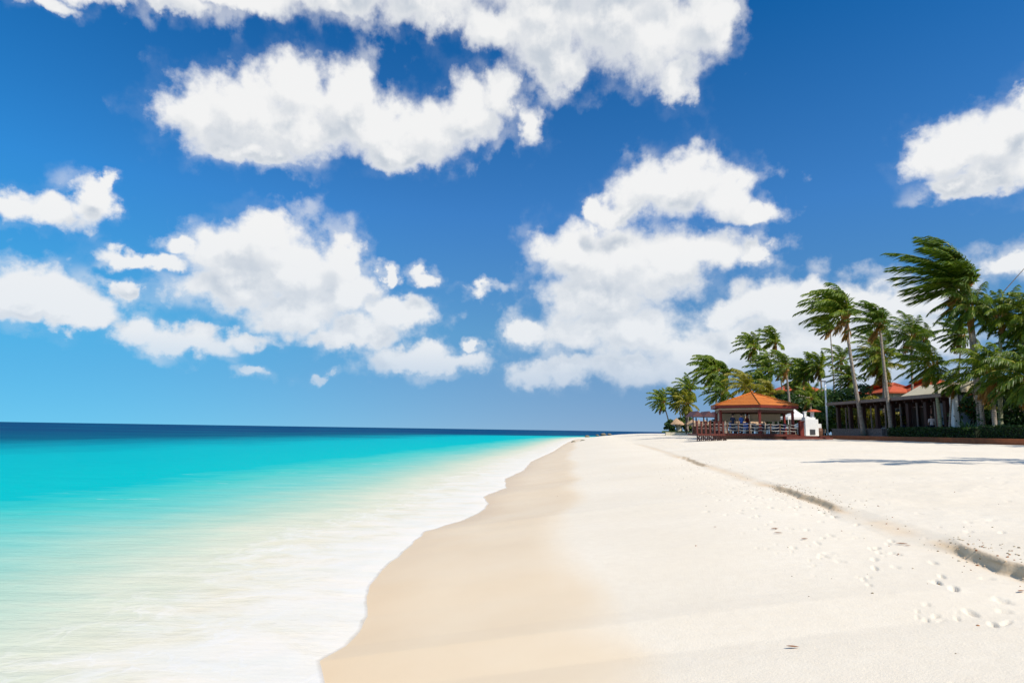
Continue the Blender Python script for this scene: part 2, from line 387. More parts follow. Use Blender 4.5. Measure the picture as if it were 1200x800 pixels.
# footprints and churned sand: (x, y, half length, half width, angle, depth)
PITS = []
def pit(x, y, L=.13, w=.05, a=None, dp=.03): PITS.append((x, y, L * .62, w * .66, random.uniform(0, 3.14) if a is None else a, dp * .62))
for i in range(260):                            # trails along the foot of the step
    y = random.uniform(4.5, 32); x = A0 + A1 * y + SC_D - abs(random.gauss(.0, .75)) - .25
    pit(x, y, random.uniform(.07, .13), random.uniform(.025, .045), random.gauss(1.4, .5), random.uniform(.02, .055))
for i in range(280):
    y = random.uniform(5, 36); x = A0 + A1 * y + SC_D + abs(random.gauss(1.8, 2.2)) + .4
    pit(x, y, random.uniform(.08, .15), random.uniform(.03, .06), random.gauss(.6, .7), random.uniform(.008, .03))
for (px, py, n, sp) in [(1070, 582, 34, .45), (1103, 696, 12, .11), (1012, 657, 10, .13), (945, 630, 14, .22), (1005, 624, 6, .15), (880, 590, 16, .4), (1160, 715, 6, .1), (1040, 603, 5, .15), (870, 560, 14, .6), (1115, 600, 6, .3), (960, 640, 6, .14)]:
    c = on_z(px, py, .75 if py > 600 and px < 1150 else .98)
    for k in range(n): pit(c.x + random.gauss(0, sp), c.y + random.gauss(0, sp * 1.3), random.uniform(.02, .055), random.uniform(.012, .022), random.gauss(.3, .6), random.uniform(.012, .03))

def polar_grid(rs, th, fn):
    R, T = np.meshgrid(rs, th, indexing='ij'); return R * np.sin(T), R * np.cos(T)
def grid_mesh(name, X, Y, Z, material, attrs, close=True):
    nr, nt = X.shape; V = np.stack([X, Y, Z], -1).reshape(-1, 3).astype(np.float32)
    i, j = np.meshgrid(np.arange(nr - 1), np.arange(nt if close else nt - 1), indexing='ij'); j2 = (j + 1) % nt
    Q = np.stack([i * nt + j, i * nt + j2, (i + 1) * nt + j2, (i + 1) * nt + j], -1).reshape(-1, 4)[:, ::-1]
    cap = 1 if close else 0
    me = bpy.data.meshes.new(name); nv = len(V); nq = len(Q)
    me.vertices.add(nv); me.vertices.foreach_set('co', V.ravel())
    loops = Q.ravel().astype(np.int32); starts = np.arange(nq, dtype=np.int32) * 4
    if cap:
        loops = np.concatenate([loops, np.arange(nt - 1, -1, -1, dtype=np.int32)]); starts = np.append(starts, nq * 4).astype(np.int32)
    me.loops.add(len(loops)); me.loops.foreach_set('vertex_index', loops)
    me.polygons.add(len(starts)); me.polygons.foreach_set('loop_start', starts)
    me.polygons.foreach_set('use_smooth', np.ones(len(starts), dtype=bool))
    for k, a in attrs.items():
        at_ = me.attributes.new(k, 'FLOAT', 'POINT'); at_.data.foreach_set('value', a.ravel().astype(np.float32))
    me.materials.append(material); me.update(calc_edges=True); me.validate()
    o = bpy.data.objects.new(name, me); COL.objects.link(o); tag(o, kind='structure'); return o

def angles(fine, lo, hi, coarse):
    return np.concatenate([np.arange(rad(lo), rad(hi), rad(fine)), np.arange(rad(hi), rad(360 + lo) - rad(coarse) * .5, rad(coarse))])
def sand_material():
    m, n, b = principled('beach_sand')
    co = n.new('ShaderNodeTexCoord').outputs['Object']
    wet = n.new('ShaderNodeAttribute', attribute_name='wet').outputs['Fac']; sc = n.new('ShaderNodeAttribute', attribute_name='scarp').outputs['Fac']
    f, _ = n.noise(co, .35, 5, .6); f2, _ = n.noise(co, 9, 5, .65); f3, _ = n.noise(co, 260, 2, .5)
    dry = n.mix(n.mapr(f, .3, .7), (.715, .632, .505, 1), (.765, .69, .57, 1))
    dry = n.mix(n.math('MULTIPLY', n.mapr(f2, .35, .65), .4), dry, (.68, .595, .47, 1))
    dry = n.mix(n.mapr(f3, .60, .72, 0, .35), dry, (.45, .36, .26, 1))
    wf, _ = n.noise(co, .6, 4, .55)
    wcol = n.mix(n.mapr(wf, .3, .7), (.70, .545, .36, 1), (.74, .60, .42, 1))
    col = n.mix(wet, dry, wcol)
    damp, _ = n.noise(n.vm('MULTIPLY', co, (1, 1, 9)), 3.2, 5, .65)
    col = n.mix(sc, col, n.mix(n.mapr(damp, .3, .7), (.66, .44, .24, 1), (.78, .59, .38, 1)))
    mg = n.new('ShaderNodeAttribute', attribute_name='margin').outputs['Fac']
    col = n.mix(n.math('MULTIPLY', mg, .8), col, n.mix(1., col, (.97, .90, .80, 1), 'MULTIPLY'))
    n.l.new(col, b.inputs['Base Color'])
    n.l.new(n.math('SUBTRACT', n.mapr(wet, 0., 1., .95, .5), n.math('MULTIPLY', mg, .12)), b.inputs['Roughness']); n.l.new(n.math('ADD', n.mapr(wet, 0, 1, .05, .28), n.math('MULTIPLY', mg, .08)), b.inputs['Specular IOR Level'])
    bp = n.new('ShaderNodeBump'); bp.inputs['Distance'].default_value = .02
    n.l.new(n.mapr(wet, 0, 1, .32, .05), bp.inputs['Strength'])
    g1, _ = n.noise(co, 3.2, 7, .6); g2, _ = n.noise(co, 55, 3, .6)
    n.l.new(n.math('ADD', n.math('MULTIPLY', g1, 1.4), n.math('MULTIPLY', g2, .5)), bp.inputs['Height']); n.l.new(bp.outputs[0], b.inputs['Normal'])
    return m
def make_beach():
    rs = np.concatenate([np.array([.6, 1.0, 1.5]), 2.0 * 1.0062 ** np.arange(0, 420), 2.0 * 1.0062 ** 420 * 1.02 ** np.arange(1, 240)])
    th = angles(.115, -50, 62, 1.5)
    X, Y = polar_grid(rs, th, None); Z, d, ds = terrain(X, Y)
    PX = {}
    nt_f = int(round(112 / .115))
    for (x, y, L, w, a, dp) in PITS:
        r = math.hypot(x, y); t = math.atan2(x, y); R = L * 1.9
        i0 = max(np.searchsorted(rs, r - R) - 1, 0); i1 = np.searchsorted(rs, r + R) + 1
        j0 = max(int((t - R / r - rad(-50)) / rad(.115)) - 1, 0); j1 = min(int((t + R / r - rad(-50)) / rad(.115)) + 2, nt_f)
        if i1 <= i0 or j1 <= j0: continue
        sx = X[i0:i1, j0:j1] - x; sy = Y[i0:i1, j0:j1] - y
        u = (sx * math.cos(a) + sy * math.sin(a)) / L; v = (-sx * math.sin(a) + sy * math.cos(a)) / w
        q = np.sqrt(u * u + v * v)
        Z[i0:i1, j0:j1] += -dp * np.exp(-q ** 4) * (1 + .35 * u) + dp * .07 * np.exp(-((q - 1.5) / .35) ** 2)
    dw = 2.25 + .5 * hash_noise(Y / 6, 11.) + .35 * fbm2(X / .9, Y / 5., 12.) - np.clip(Y - 15, 0, 60) * .012
    wet = 1 - np.clip((d - dw + .25) / .75, 0, 1); wet = wet * wet * (3 - 2 * wet)
    am = scarp_amp(Y)
    scp = np.clip((am - .062) / .02, 0, 1) * np.exp(-(ds / .06) ** 2) + .45 * np.clip((.085 - am) / .02, 0, 1) * (am > .04) * np.exp(-(ds / .16) ** 2) * np.clip(1.1 + 2 * hash_noise(Y / .8, 31.), 0, 1)
    grid_mesh('beach', X, Y, Z, sand_material(), {'wet': wet, 'scarp': scp, 'margin': np.clip(1 - (d - .10 - .25 * fbm2(X / .8, Y / 1.5, 41.)) / .9, 0, 1) ** 1.5})
make_beach()

# ------------------------------------------------------------------ sea
def sea_material():
    m, n, b = principled('sea_water')
    co = n.new('ShaderNodeTexCoord').outputs['Object']
    off = n.new('ShaderNodeAttribute', attribute_name='offshore').outputs['Fac']      # log of the distance from the shoreline
    dist = n.new('ShaderNodeAttribute', attribute_name='shore').outputs['Fac']
    big, _ = n.noise(n.vm('MULTIPLY', co, (.22, .10, 1)), 1.0, 5, .6)
    mid, _ = n.noise(n.vm('MULTIPLY', co, (.55, 1.6, 1)), 1.0, 5, .6)
    t = n.math('ADD', off, n.math('ADD', n.math('MULTIPLY', n.math('SUBTRACT', big, .5), .06), n.math('MULTIPLY', n.math('SUBTRACT', mid, .5), .05)))
    col = n.ramp(t, [(0., (.71, .64, .53)), (.145, (.66, .60, .46)), (.205, (.57, .59, .46)), (.245, (.39, .54, .43)), (.30, (.16, .49, .43)), (.345, (.05, .46, .42)), (.375, (.0, .41, .42)),
                     (.49, (.0, .37, .41)), (.55, (.0, .23, .30)), (.60, (.0, .085, .16)), (.70, (.002, .055, .14)), (1., (.002, .042, .13))])
    # reef and weed far out
    reef, _ = n.noise(n.vm('MULTIPLY', co, (.012, .03, 1)), 1.0, 5, .6)
    rmask = n.math('MULTIPLY', n.mapr(reef, .50, .60), n.math('MULTIPLY', n.mapr(off, .49, .55), .8))
    col = n.mix(rmask, col, (.002, .11, .19, 1))
    # foam: milky swash plus crisper streaks
    s1, _ = n.noise(n.vm('MULTIPLY', co, (.9, 1.2, 1)), 1.0, 6, .6, 1.2)
    s2, _ = n.noise(n.vm('MULTIPLY', co, (1.9, 3.0, 1)), 1.4, 5, .62, 1.0)
    s3, _ = n.noise(n.vm('MULTIPLY', co, (4., 6., 1)), 2.2, 4, .6, .8)
    band = n.ramp(n.mapr(dist, -7.0, 0.25), [(0., (0, 0, 0)), (.44, (.04,) * 3), (.58, (.30,) * 3), (.70, (.72,) * 3), (.84, (.92,) * 3), (1., (1.,) * 3)])
    fo = n.math('ADD', n.math('MULTIPLY', s1, .62), n.math('ADD', n.math('MULTIPLY', s2, .27), n.math('MULTIPLY', s3, .11)))
    foam = n.mapr(n.math('ADD', fo, n.math('MULTIPLY', n.math('SUBTRACT', band, .5), .34)), .44, .72, 0, 1, True)
    foam = n.math('MULTIPLY', foam, n.mapr(band, 0.02, .55))
    crisp = n.math('MULTIPLY', n.mapr(n.math('ADD', n.math('MULTIPLY', s2, .6), n.math('MULTIPLY', s3, .4)), .62, .70), n.mapr(band, .08, .6, 0, .9))
    vo = n.new('ShaderNodeTexVoronoi', feature='DISTANCE_TO_EDGE'); wob, wc = n.noise(co, 1.6, 4, .6)
    n.l.new(n.vm('ADD', n.vm('MULTIPLY', co, (1., .8, 0)), n.vm('MULTIPLY', wc, (.9, .9, 0))), vo.inputs['Vector']); vo.inputs['Scale'].default_value = 2.6
    net = n.math('MULTIPLY', n.mapr(vo.outputs['Distance'], .02, .13, 1., 0., True), n.mapr(s1, .40, .58))
    net = n.math('MULTIPLY', net, n.mapr(band, .15, .7, 0., .75))
    edge = n.math('MULTIPLY', n.mapr(dist, -.30, -.03), n.mapr(s1, .38, .55, .45, 1.))
    foam = n.math('MAXIMUM', n.math('MULTIPLY', foam, .60), n.math('MULTIPLY', edge, .72)); foam = n.math('MAXIMUM', foam, net)
    # thin broken crests where the shallows drop off
    crest, _ = n.noise(n.vm('MULTIPLY', co, (.35, 3.2, 1)), 1.0, 5, .6, .4)
    cm = n.math('MULTIPLY', n.mapr(crest, .66, .70), n.mapr(n.math('ABSOLUTE', n.math('SUBTRACT', t, .335)), .0, .05, .75, 0))
    foam = n.math('MAXIMUM', foam, n.math('MAXIMUM', crisp, cm))
    col = n.mix(n.math('MINIMUM', foam, 1.), col, (.70, .67, .635, 1))
    bp = n.new('ShaderNodeBump'); bp.inputs['Distance'].default_value = .12; n.l.new(n.mapr(foam, 0., .5, .5, .14), bp.inputs['Strength'])
    w1, _ = n.noise(n.vm('MULTIPLY', co, (.5, 1.5, 1)), 1.3, 6, .62); w2, _ = n.noise(n.vm('MULTIPLY', co, (3., 9., 1)), 1.0, 3, .6)
    n.l.new(n.math('ADD', n.math('MULTIPLY', w1, 1.2), n.math('ADD', n.math('MULTIPLY', w2, .25), n.math('MULTIPLY', foam, .25))), bp.inputs['Height'])
    rip, _ = n.noise(n.vm('MULTIPLY', co, (.7, 1.7, 1)), 1.0, 5, .6, .5)
    col = n.mix(n.mapr(rip, .35, .65, .22, 0.), col, n.mix(1., col, (.62, .80, .84, 1), 'MULTIPLY'))
    n.n.remove(b); df = n.new('ShaderNodeBsdfDiffuse'); gl = n.new('ShaderNodeBsdfGlossy'); mx = n.new('ShaderNodeMixShader')
    n.l.new(col, df.inputs['Color']); n.l.new(bp.outputs[0], df.inputs['Normal']); n.l.new(bp.outputs[0], gl.inputs['Normal'])
    gl.inputs['Roughness'].default_value = .12; fr = n.new('ShaderNodeFresnel'); fr.inputs['IOR'].default_value = 1.33
    fac = n.math('MULTIPLY', n.math('MINIMUM', n.math('MULTIPLY', fr.outputs[0], .30), .045), n.mapr(foam, 0., .5, 1., .15))      # ruffled water: a rough sea never mirrors the horizon fully
    n.l.new(fac, mx.inputs[0]); n.l.new(df.outputs[0], mx.inputs[1]); n.l.new(gl.outputs[0], mx.inputs[2])
    # the last hand's breadth of the wash is a film that lets the sand show through
    lace, _ = n.noise(co, 4., 5, .6); film = n.math('ADD', n.mapr(dist, -.06, .085, 1.15, -.10), n.math('MULTIPLY', n.math('SUBTRACT', lace, .5), .7), clamp=True)
    tr = n.new('ShaderNodeBsdfTransparent'); m2 = n.new('ShaderNodeMixShader'); n.l.new(film, m2.inputs[0]); n.l.new(tr.outputs[0], m2.inputs[1]); n.l.new(mx.outputs[0], m2.inputs[2])
    n.l.new(m2.outputs[0], n.n['Material Output'].inputs[0])
    return m
def make_sea():
    rs = np.concatenate([np.array([.8, 1.4]), 2.0 * 1.011 ** np.arange(0, 330), 2.0 * 1.011 ** 330 * 1.06 ** np.arange(1, 96)])
    th = angles(.2, -50, 50, 2.)
    X, Y = polar_grid(rs, th, None); d = X - xs(np.clip(Y, -200, 900.))
    wv = np.clip((-d - 2) / 6, 0, 1) * np.clip(1.3 - rs[:, None] / 90, 0, 1)
    Z = .045 * wv * fbm2(X / 3.4, Y / 1.5, 21., 4) + .012 * np.clip((-d) / .3, -4, 1) * np.clip((5 + d) / 3, 0, 1)
    Z = np.where(d > .14, -.12 - np.minimum(d * .3, 3.), Z)
    # distance to the shore, seen as a straight coast so that far water reads as deep
    sd_ = np.minimum(d, -.0)
    off = np.log1p(-sd_) / math.log(1000.); off = np.minimum(off, 1.0)
    far = np.clip((np.hypot(X, Y) - 120) / 250, 0, 1); off = np.maximum(off, far * .74)
    grid_mesh('sea', X, Y, Z, sea_material(), {'offshore': off, 'shore': np.clip(d, -60, 1)})
make_sea()

# ------------------------------------------------------------------ garden behind the beach
KERB = [(31.0, 66.), (31.1, 57.), (31.2, 46.), (31.5, 40.), (31.9, 35.), (33.5, 33.4), (48., 32.), (70., 31.)]
GZ = 1.78
def kz(x, y): return ground_z(x, y)
def make_garden():
    b = MB(); back = [(150., 36.), (150., 150.), (41., 150.), (33.5, 112.), (30.5, 90.)]
    V = [(x + .22, y, GZ) for x, y in KERB] + [(x, y, GZ) for x, y in back]
    b.add(V, [tuple(range(len(V)))[::-1]])
    # skirt to the sand
    n = len(V); W = [(x, y, 1.0) for x, y, z in V]
    b.add(V + W, [(i, (i + 1) % n, n + (i + 1) % n, n + i) for i in range(n)])
    o = b.build('garden_ground', M['soil']); tag(o, kind='structure')
    # terracotta kerb along the terrace
    b = MB(); t = .3; P = [Vector((x, y, 0)) for x, y in KERB]; ring = []
    for i, p in enumerate(P):
        T = (P[min(i + 1, len(P) - 1)] - P[max(i - 1, 0)]).normalized(); N = Vector((T.y, -T.x, 0)); 
        if N.x > 0 and i < 5: N = -N
        if i >= 5 and N.y > 0: N = -N
        g = kz(p.x, p.y)
        ring.append([p + Vector((0, 0, GZ + .03)) - N * t, p + Vector((0, 0, GZ + .03)) + N * .02, p + N * .02 + Vector((0, 0, GZ - .04)), p + Vector((0, 0, GZ - .045)), p + Vector((0, 0, g - .2)), p - N * t + Vector((0, 0, g - .2))])
    V = [q for r in ring for q in r]; k = 6; Fs = []
    for i in range(len(ring) - 1):
        for j in range(k): Fs.append((i * k + j, i * k + (j + 1) % k, (i + 1) * k + (j + 1) % k, (i + 1) * k + j))
    Fs += [tuple(range(k)), tuple(range(len(V) - k, len(V)))[::-1]]
    b.add(V, Fs)
    o = b.build('terrace_kerb', M['kerbtile']); tag(o, 'long terracotta coloured kerb wall holding back the garden above the sand', 'kerb')
make_garden()

# ------------------------------------------------------------------ palms
WIND = np.array([-1., -.12, -.05])
def frond(b, o, az, el, L, nl, ll, lw, wind=1., droop=1., mi=0, mr=1, K=9, rw=.028):
    d = np.array([math.cos(az) * math.cos(el), math.sin(az) * math.cos(el), math.sin(el)]); p = np.array(o, float)
    up_ = max(0., d[0]); d = d + WIND * wind * (.18 + .55 * up_) + np.array([0, 0, 1.]) * .75 * up_ * wind * max(0, math.sin(el) + .45); d /= np.linalg.norm(d); L = L * (1 - .30 * up_ * min(wind, 1.))
    pts = [p.copy()]; Ts = [d.copy()]
    for k in range(K):
        t = (k + .5) / K
        d = d + (WIND * 1.05 * wind * (.30 + .8 * t) + np.array([0, 0, -1.]) * .95 * droop * (.12 + t * 1.1)) / K * 1.7
        d /= np.linalg.norm(d); p = p + d * L / K; pts.append(p.copy()); Ts.append(d.copy())
    pts = np.array(pts); Ts = np.array(Ts)
    b.tube([Vector(q) for q in pts[::2 if K > 6 else 1]], list(np.linspace(rw, rw * .25, len(pts[::2 if K > 6 else 1]))), 3, mr, False)
    tt = np.linspace(.10, .995, nl) + RNG.uniform(-.006, .006, nl); tt = np.clip(tt, 0, 1)
    idx = tt * K; i0 = np.minimum(idx.astype(int), K - 1); f = (idx - i0)[:, None]
    base = pts[i0] * (1 - f) + pts[i0 + 1] * f; T = Ts[i0] * (1 - f) + Ts[i0 + 1] * f
    up = np.array([0, 0, 1.]) + .001; S = np.cross(T, up); S /= np.linalg.norm(S, axis=1, keepdims=True) + 1e-6
    for sg in (-1, 1):
        j = RNG.uniform(-1, 1, (nl, 3))
        D = T * .62 + S * sg * (.78 - .3 * tt[:, None]) + WIND * .45 * wind + np.array([0, 0, -.34 * droop - .08]) + j * .16
        D /= np.linalg.norm(D, axis=1, keepdims=True)
        ln = (ll * np.sin(np.pi * (.14 + .80 * tt)) ** .65 * RNG.uniform(.82, 1.1, nl))[:, None]
        D2 = D + np.array([0, 0, -.55 * droop]) + WIND * .4 * wind + j * .1; D2 /= np.linalg.norm(D2, axis=1, keepdims=True)
        m = base + D * ln * .5; tip = m + D2 * ln * .55
        wv = T - D * np.sum(T * D, 1, keepdims=True); wv = wv + j[:, ::-1] * .35; wv /= np.linalg.norm(wv, axis=1, keepdims=True) + 1e-6; wv *= lw
        V = np.stack([base - wv * .35, base + wv * .35, m + wv * .5, m - wv * .5, tip], 1).reshape(-1, 3)
        n0 = b.n; b.v.extend(map(tuple, V.tolist())); b.n += len(V)
        for q in range(nl):
            a = n0 + q * 5; b.f.append((a, a + 1, a + 2, a + 3)); b.f.append((a + 3, a + 2, a + 4))
        b.m.extend([mi] * (2 * nl))

def palm(name, label, base, crown, R, seed, leaf='palm', trunk='trunk', nf=22, wind=1., droop=1., bend=.5, rt=.16, low=-35, detail=None, fruit=True, group='coconut palms behind the beach', dead=2, elmax=82):
    random.seed(seed); base = Vector(base); crown = Vector(crown); Y = base.y
    wind *= random.uniform(.66, .98) if Y > 48 else 1.; droop *= random.uniform(.85, 1.25)
    e = empty(name, base, label, 'palm tree', group)
    c = crown - base
    # trunk: leans, then rises
    H = c.z; pts = []; rs = []; n = 12
    for i in range(n + 1):
        t = i / n; hx = t ** (1 + bend) if bend >= 0 else 1 - (1 - t) ** (1 - bend)
        pts.append(Vector((c.x * hx, c.y * hx, H * t - .25 * (1 - t)))); rs.append(rt * (1.0 - .42 * t) * (1 + .55 * max(0, .14 - t) / .14) * random.uniform(.97, 1.03))
    b = MB(); b.tube(pts, rs, 9); b.build('trunk', M[trunk], e, True)
    q = detail if detail is not None else (1. if Y < 50 else .75 if Y < 75 else .5)
    nl = int(38 * q) + 4; lw = .048 / q ** .8 * (R / 3.) * (1.35 if Y > 70 else 1.) + .014
    b = MB(); mats = [M[leaf], M['rachis'], M['petiole'], M['dryfrond']]
    top = c + Vector((0, 0, .05))
    for i in range(nf):
        t = i / max(nf - 1, 1); el = rad(elmax - (elmax - low) * t ** .9 + random.uniform(-9, 9)); az = i * 2.39996 + random.uniform(-.3, .3)
        L = R * random.uniform(.9, 1.12) * (.8 + .35 * math.sin(math.pi * min(t + .25, 1)))
        o = top + Vector((math.cos(az), math.sin(az), 0)) * rt * .55 + Vector((0, 0, .25 * (1 - t)))
        isd = i >= nf - dead
        frond(b, o, az, el if not isd else el - .5, L * (.8 if isd else 1), nl, R * .30 * random.uniform(.9, 1.1), lw, wind, droop * (1.5 if isd else 1), 3 if isd else 0, 1 if not isd else 3, 9 if q > .5 else 6, .015 * R)
    b.build('crown', mats, e)
    b = MB()
    for i in range(12):                                         # old leaf bases
        az = i * 2.4; d = Vector((math.cos(az), math.sin(az), 1.1)).normalized()
        b.tube([top - Vector((0, 0, .4)) + d * .05, top - Vector((0, 0, .2)) + d * (.65 + .35 * random.random()) * R / 3], [rt * .55, rt * .26], 4)
    b.build('leaf_bases', M['petiole'], e)
    if fruit and Y > 30 and Y < 75:
        b = MB()
        b.ball(top + Vector((0, 0, -.30)), .24, 0, 8, 6)
        for i in range(6):
            a = i * 1.1 + random.random(); b.ball(top + Vector((math.cos(a) * .26, math.sin(a) * .26, -.22 - .2 * random.random())), .115, 0, 6, 5, 0, (1, 1, 1.2))
        b.build('fruit_cluster', M['fruit'], e, True)
    return e

def pz(px, Y, z=GZ):                                            # foot of a tree seen at pixel column px
    return Vector((at(px, 505, Y).x, Y, z))
G2 = 'palms beside the thatched huts'
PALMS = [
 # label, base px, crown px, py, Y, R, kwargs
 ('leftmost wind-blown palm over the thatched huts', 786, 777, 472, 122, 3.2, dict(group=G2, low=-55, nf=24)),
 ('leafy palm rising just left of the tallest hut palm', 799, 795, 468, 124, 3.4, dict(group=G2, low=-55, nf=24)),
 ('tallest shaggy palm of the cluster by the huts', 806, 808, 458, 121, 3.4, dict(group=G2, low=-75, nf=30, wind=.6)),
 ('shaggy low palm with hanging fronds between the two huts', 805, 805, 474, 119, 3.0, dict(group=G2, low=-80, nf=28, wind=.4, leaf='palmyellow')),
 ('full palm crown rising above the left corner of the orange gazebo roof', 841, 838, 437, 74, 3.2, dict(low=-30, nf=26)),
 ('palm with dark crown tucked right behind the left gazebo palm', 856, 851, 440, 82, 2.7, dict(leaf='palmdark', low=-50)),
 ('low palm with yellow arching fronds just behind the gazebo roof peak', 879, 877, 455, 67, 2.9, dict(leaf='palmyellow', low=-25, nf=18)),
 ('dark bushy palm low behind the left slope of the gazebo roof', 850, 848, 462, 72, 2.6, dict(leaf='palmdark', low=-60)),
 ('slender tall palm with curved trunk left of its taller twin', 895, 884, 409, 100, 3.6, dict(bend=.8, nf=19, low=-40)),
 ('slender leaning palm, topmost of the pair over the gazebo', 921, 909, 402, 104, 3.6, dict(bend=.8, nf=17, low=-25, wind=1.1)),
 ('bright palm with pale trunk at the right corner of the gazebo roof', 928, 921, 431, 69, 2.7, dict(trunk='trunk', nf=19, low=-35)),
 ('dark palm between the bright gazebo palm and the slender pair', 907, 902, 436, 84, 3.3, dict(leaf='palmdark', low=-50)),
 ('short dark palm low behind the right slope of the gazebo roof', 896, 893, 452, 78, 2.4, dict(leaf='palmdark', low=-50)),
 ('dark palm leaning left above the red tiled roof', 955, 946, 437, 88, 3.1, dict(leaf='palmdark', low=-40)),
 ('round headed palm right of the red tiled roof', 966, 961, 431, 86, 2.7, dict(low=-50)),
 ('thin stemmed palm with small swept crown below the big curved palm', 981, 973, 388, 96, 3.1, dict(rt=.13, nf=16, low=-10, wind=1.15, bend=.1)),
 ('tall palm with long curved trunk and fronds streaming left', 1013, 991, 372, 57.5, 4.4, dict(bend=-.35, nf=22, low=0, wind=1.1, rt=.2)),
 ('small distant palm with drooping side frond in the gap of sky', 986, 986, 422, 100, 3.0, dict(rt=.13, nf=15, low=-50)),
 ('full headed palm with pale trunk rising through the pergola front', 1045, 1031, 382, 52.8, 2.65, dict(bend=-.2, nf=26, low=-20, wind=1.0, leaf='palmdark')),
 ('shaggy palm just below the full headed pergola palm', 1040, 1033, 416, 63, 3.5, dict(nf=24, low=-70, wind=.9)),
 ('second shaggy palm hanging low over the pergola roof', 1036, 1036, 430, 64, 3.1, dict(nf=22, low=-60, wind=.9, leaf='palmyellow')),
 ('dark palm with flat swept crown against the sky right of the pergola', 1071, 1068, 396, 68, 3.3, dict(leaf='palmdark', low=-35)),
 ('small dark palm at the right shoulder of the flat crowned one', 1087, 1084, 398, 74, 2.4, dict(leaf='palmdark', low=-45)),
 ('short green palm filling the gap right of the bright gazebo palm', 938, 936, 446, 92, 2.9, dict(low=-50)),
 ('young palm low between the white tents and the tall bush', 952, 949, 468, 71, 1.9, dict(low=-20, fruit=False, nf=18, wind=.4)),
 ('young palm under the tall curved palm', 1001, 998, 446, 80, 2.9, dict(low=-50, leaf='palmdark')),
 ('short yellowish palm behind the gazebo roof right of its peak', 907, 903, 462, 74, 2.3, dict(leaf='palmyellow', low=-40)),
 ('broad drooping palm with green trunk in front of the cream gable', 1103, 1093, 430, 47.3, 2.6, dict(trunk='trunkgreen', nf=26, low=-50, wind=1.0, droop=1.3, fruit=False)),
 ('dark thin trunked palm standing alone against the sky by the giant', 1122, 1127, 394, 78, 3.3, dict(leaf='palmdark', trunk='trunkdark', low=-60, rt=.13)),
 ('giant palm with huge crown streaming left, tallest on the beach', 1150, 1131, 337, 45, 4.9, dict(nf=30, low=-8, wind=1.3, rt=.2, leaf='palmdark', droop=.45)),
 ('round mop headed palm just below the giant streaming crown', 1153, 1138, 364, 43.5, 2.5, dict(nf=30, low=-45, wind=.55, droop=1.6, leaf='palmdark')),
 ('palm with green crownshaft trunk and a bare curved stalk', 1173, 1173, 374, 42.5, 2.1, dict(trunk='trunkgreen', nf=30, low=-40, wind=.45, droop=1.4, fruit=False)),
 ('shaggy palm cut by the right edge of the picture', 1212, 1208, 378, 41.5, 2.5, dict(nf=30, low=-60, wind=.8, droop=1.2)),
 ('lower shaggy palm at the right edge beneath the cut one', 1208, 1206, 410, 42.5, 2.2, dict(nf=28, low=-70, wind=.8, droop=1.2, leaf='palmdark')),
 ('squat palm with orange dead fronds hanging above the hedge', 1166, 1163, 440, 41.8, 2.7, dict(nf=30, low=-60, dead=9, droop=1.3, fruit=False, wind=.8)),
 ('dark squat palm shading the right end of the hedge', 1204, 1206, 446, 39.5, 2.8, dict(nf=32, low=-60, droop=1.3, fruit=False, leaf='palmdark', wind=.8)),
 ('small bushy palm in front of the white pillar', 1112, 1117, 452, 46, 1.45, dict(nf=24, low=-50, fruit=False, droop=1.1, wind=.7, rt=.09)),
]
for i, (lab, bx, cx, cy, Y, R, kw) in enumerate(PALMS):
    zb = GZ if bx > 970 else max(1.5, GZ - .1)
    base = pz(bx, Y, zb); crown = at(cx, cy, Y)
    p = palm('palm_tree', lab, base, crown, R, 100 + i, **kw)
    if 'bare curved stalk' in lab:
        c = crown - base; b = MB(); P0 = at(1167, 372, Y) - base; P1 = at(1176, 342, Y) - base; P2 = at(1200, 315, Y) - base; P3 = at(1222, 300, Y) - base
        b.tube([c, P0.lerp(c, .3), P1, P2, P3], [.05, .045, .035, .025, .015], 5); b.build('bare_stalk', M['trunkdark'], p, True)
# palms beyond the right edge of the picture: their crowns throw the shadows on the sand
for i, (x, y, h, R) in enumerate([(23.0, 12.6, 9.0, 2.6), (19.2, 13.0, 8.8, 2.4), (38., 27., 11., 4.0), (44., 30., 10., 4.)]):
    lab = ['beach palm off to the right casting a shadow on the sand', 'beach palm nearest the sand at the right', 'tall garden palm shading the hedge end', 'outermost garden palm right of the hedge'][i]
    zb = ground_z(x, y) if x < 31 else GZ
    palm('palm_tree', lab, (x, y, zb), (x - .9, y + .3, zb + h), R, 300 + i, nf=7, low=-15, detail=.6, group='palms along the right side of the beach')

# ------------------------------------------------------------------ shrubs
def leaves(b, cx, r, n, s, mi=0, shell=.55):
    cx = np.array(cx); r = np.array(r)
    D = RNG.normal(size=(n, 3)); D /= np.linalg.norm(D, axis=1, keepdims=True); D[:, 2] = np.where(D[:, 2] < -.35, -D[:, 2], D[:, 2])
    rr = shell + (1.08 - shell) * RNG.uniform(0, 1, (n, 1)) ** .7
    P = cx + D * rr * r
    N = D + RNG.normal(size=(n, 3)) * .55 + np.array([0, 0, .35]); N /= np.linalg.norm(N, axis=1, keepdims=True)
    U = np.cross(N, RNG.normal(size=(n, 3))); U /= np.linalg.norm(U, axis=1, keepdims=True); W = np.cross(N, U)
    a = (s * RNG.uniform(.6, 1.3, (n, 1)))
    V = np.stack([P - U * a, P + W * a * .5 + N * a * .12, P + U * a, P - W * a * .5 + N * a * .12], 1).reshape(-1, 3)
    n0 = b.n; b.v.extend(map(tuple, V.tolist())); b.n += len(V)
    b.f.extend((n0 + 4 * i, n0 + 4 * i + 1, n0 + 4 * i + 2, n0 + 4 * i + 3) for i in range(n)); b.m.extend([mi] * n)
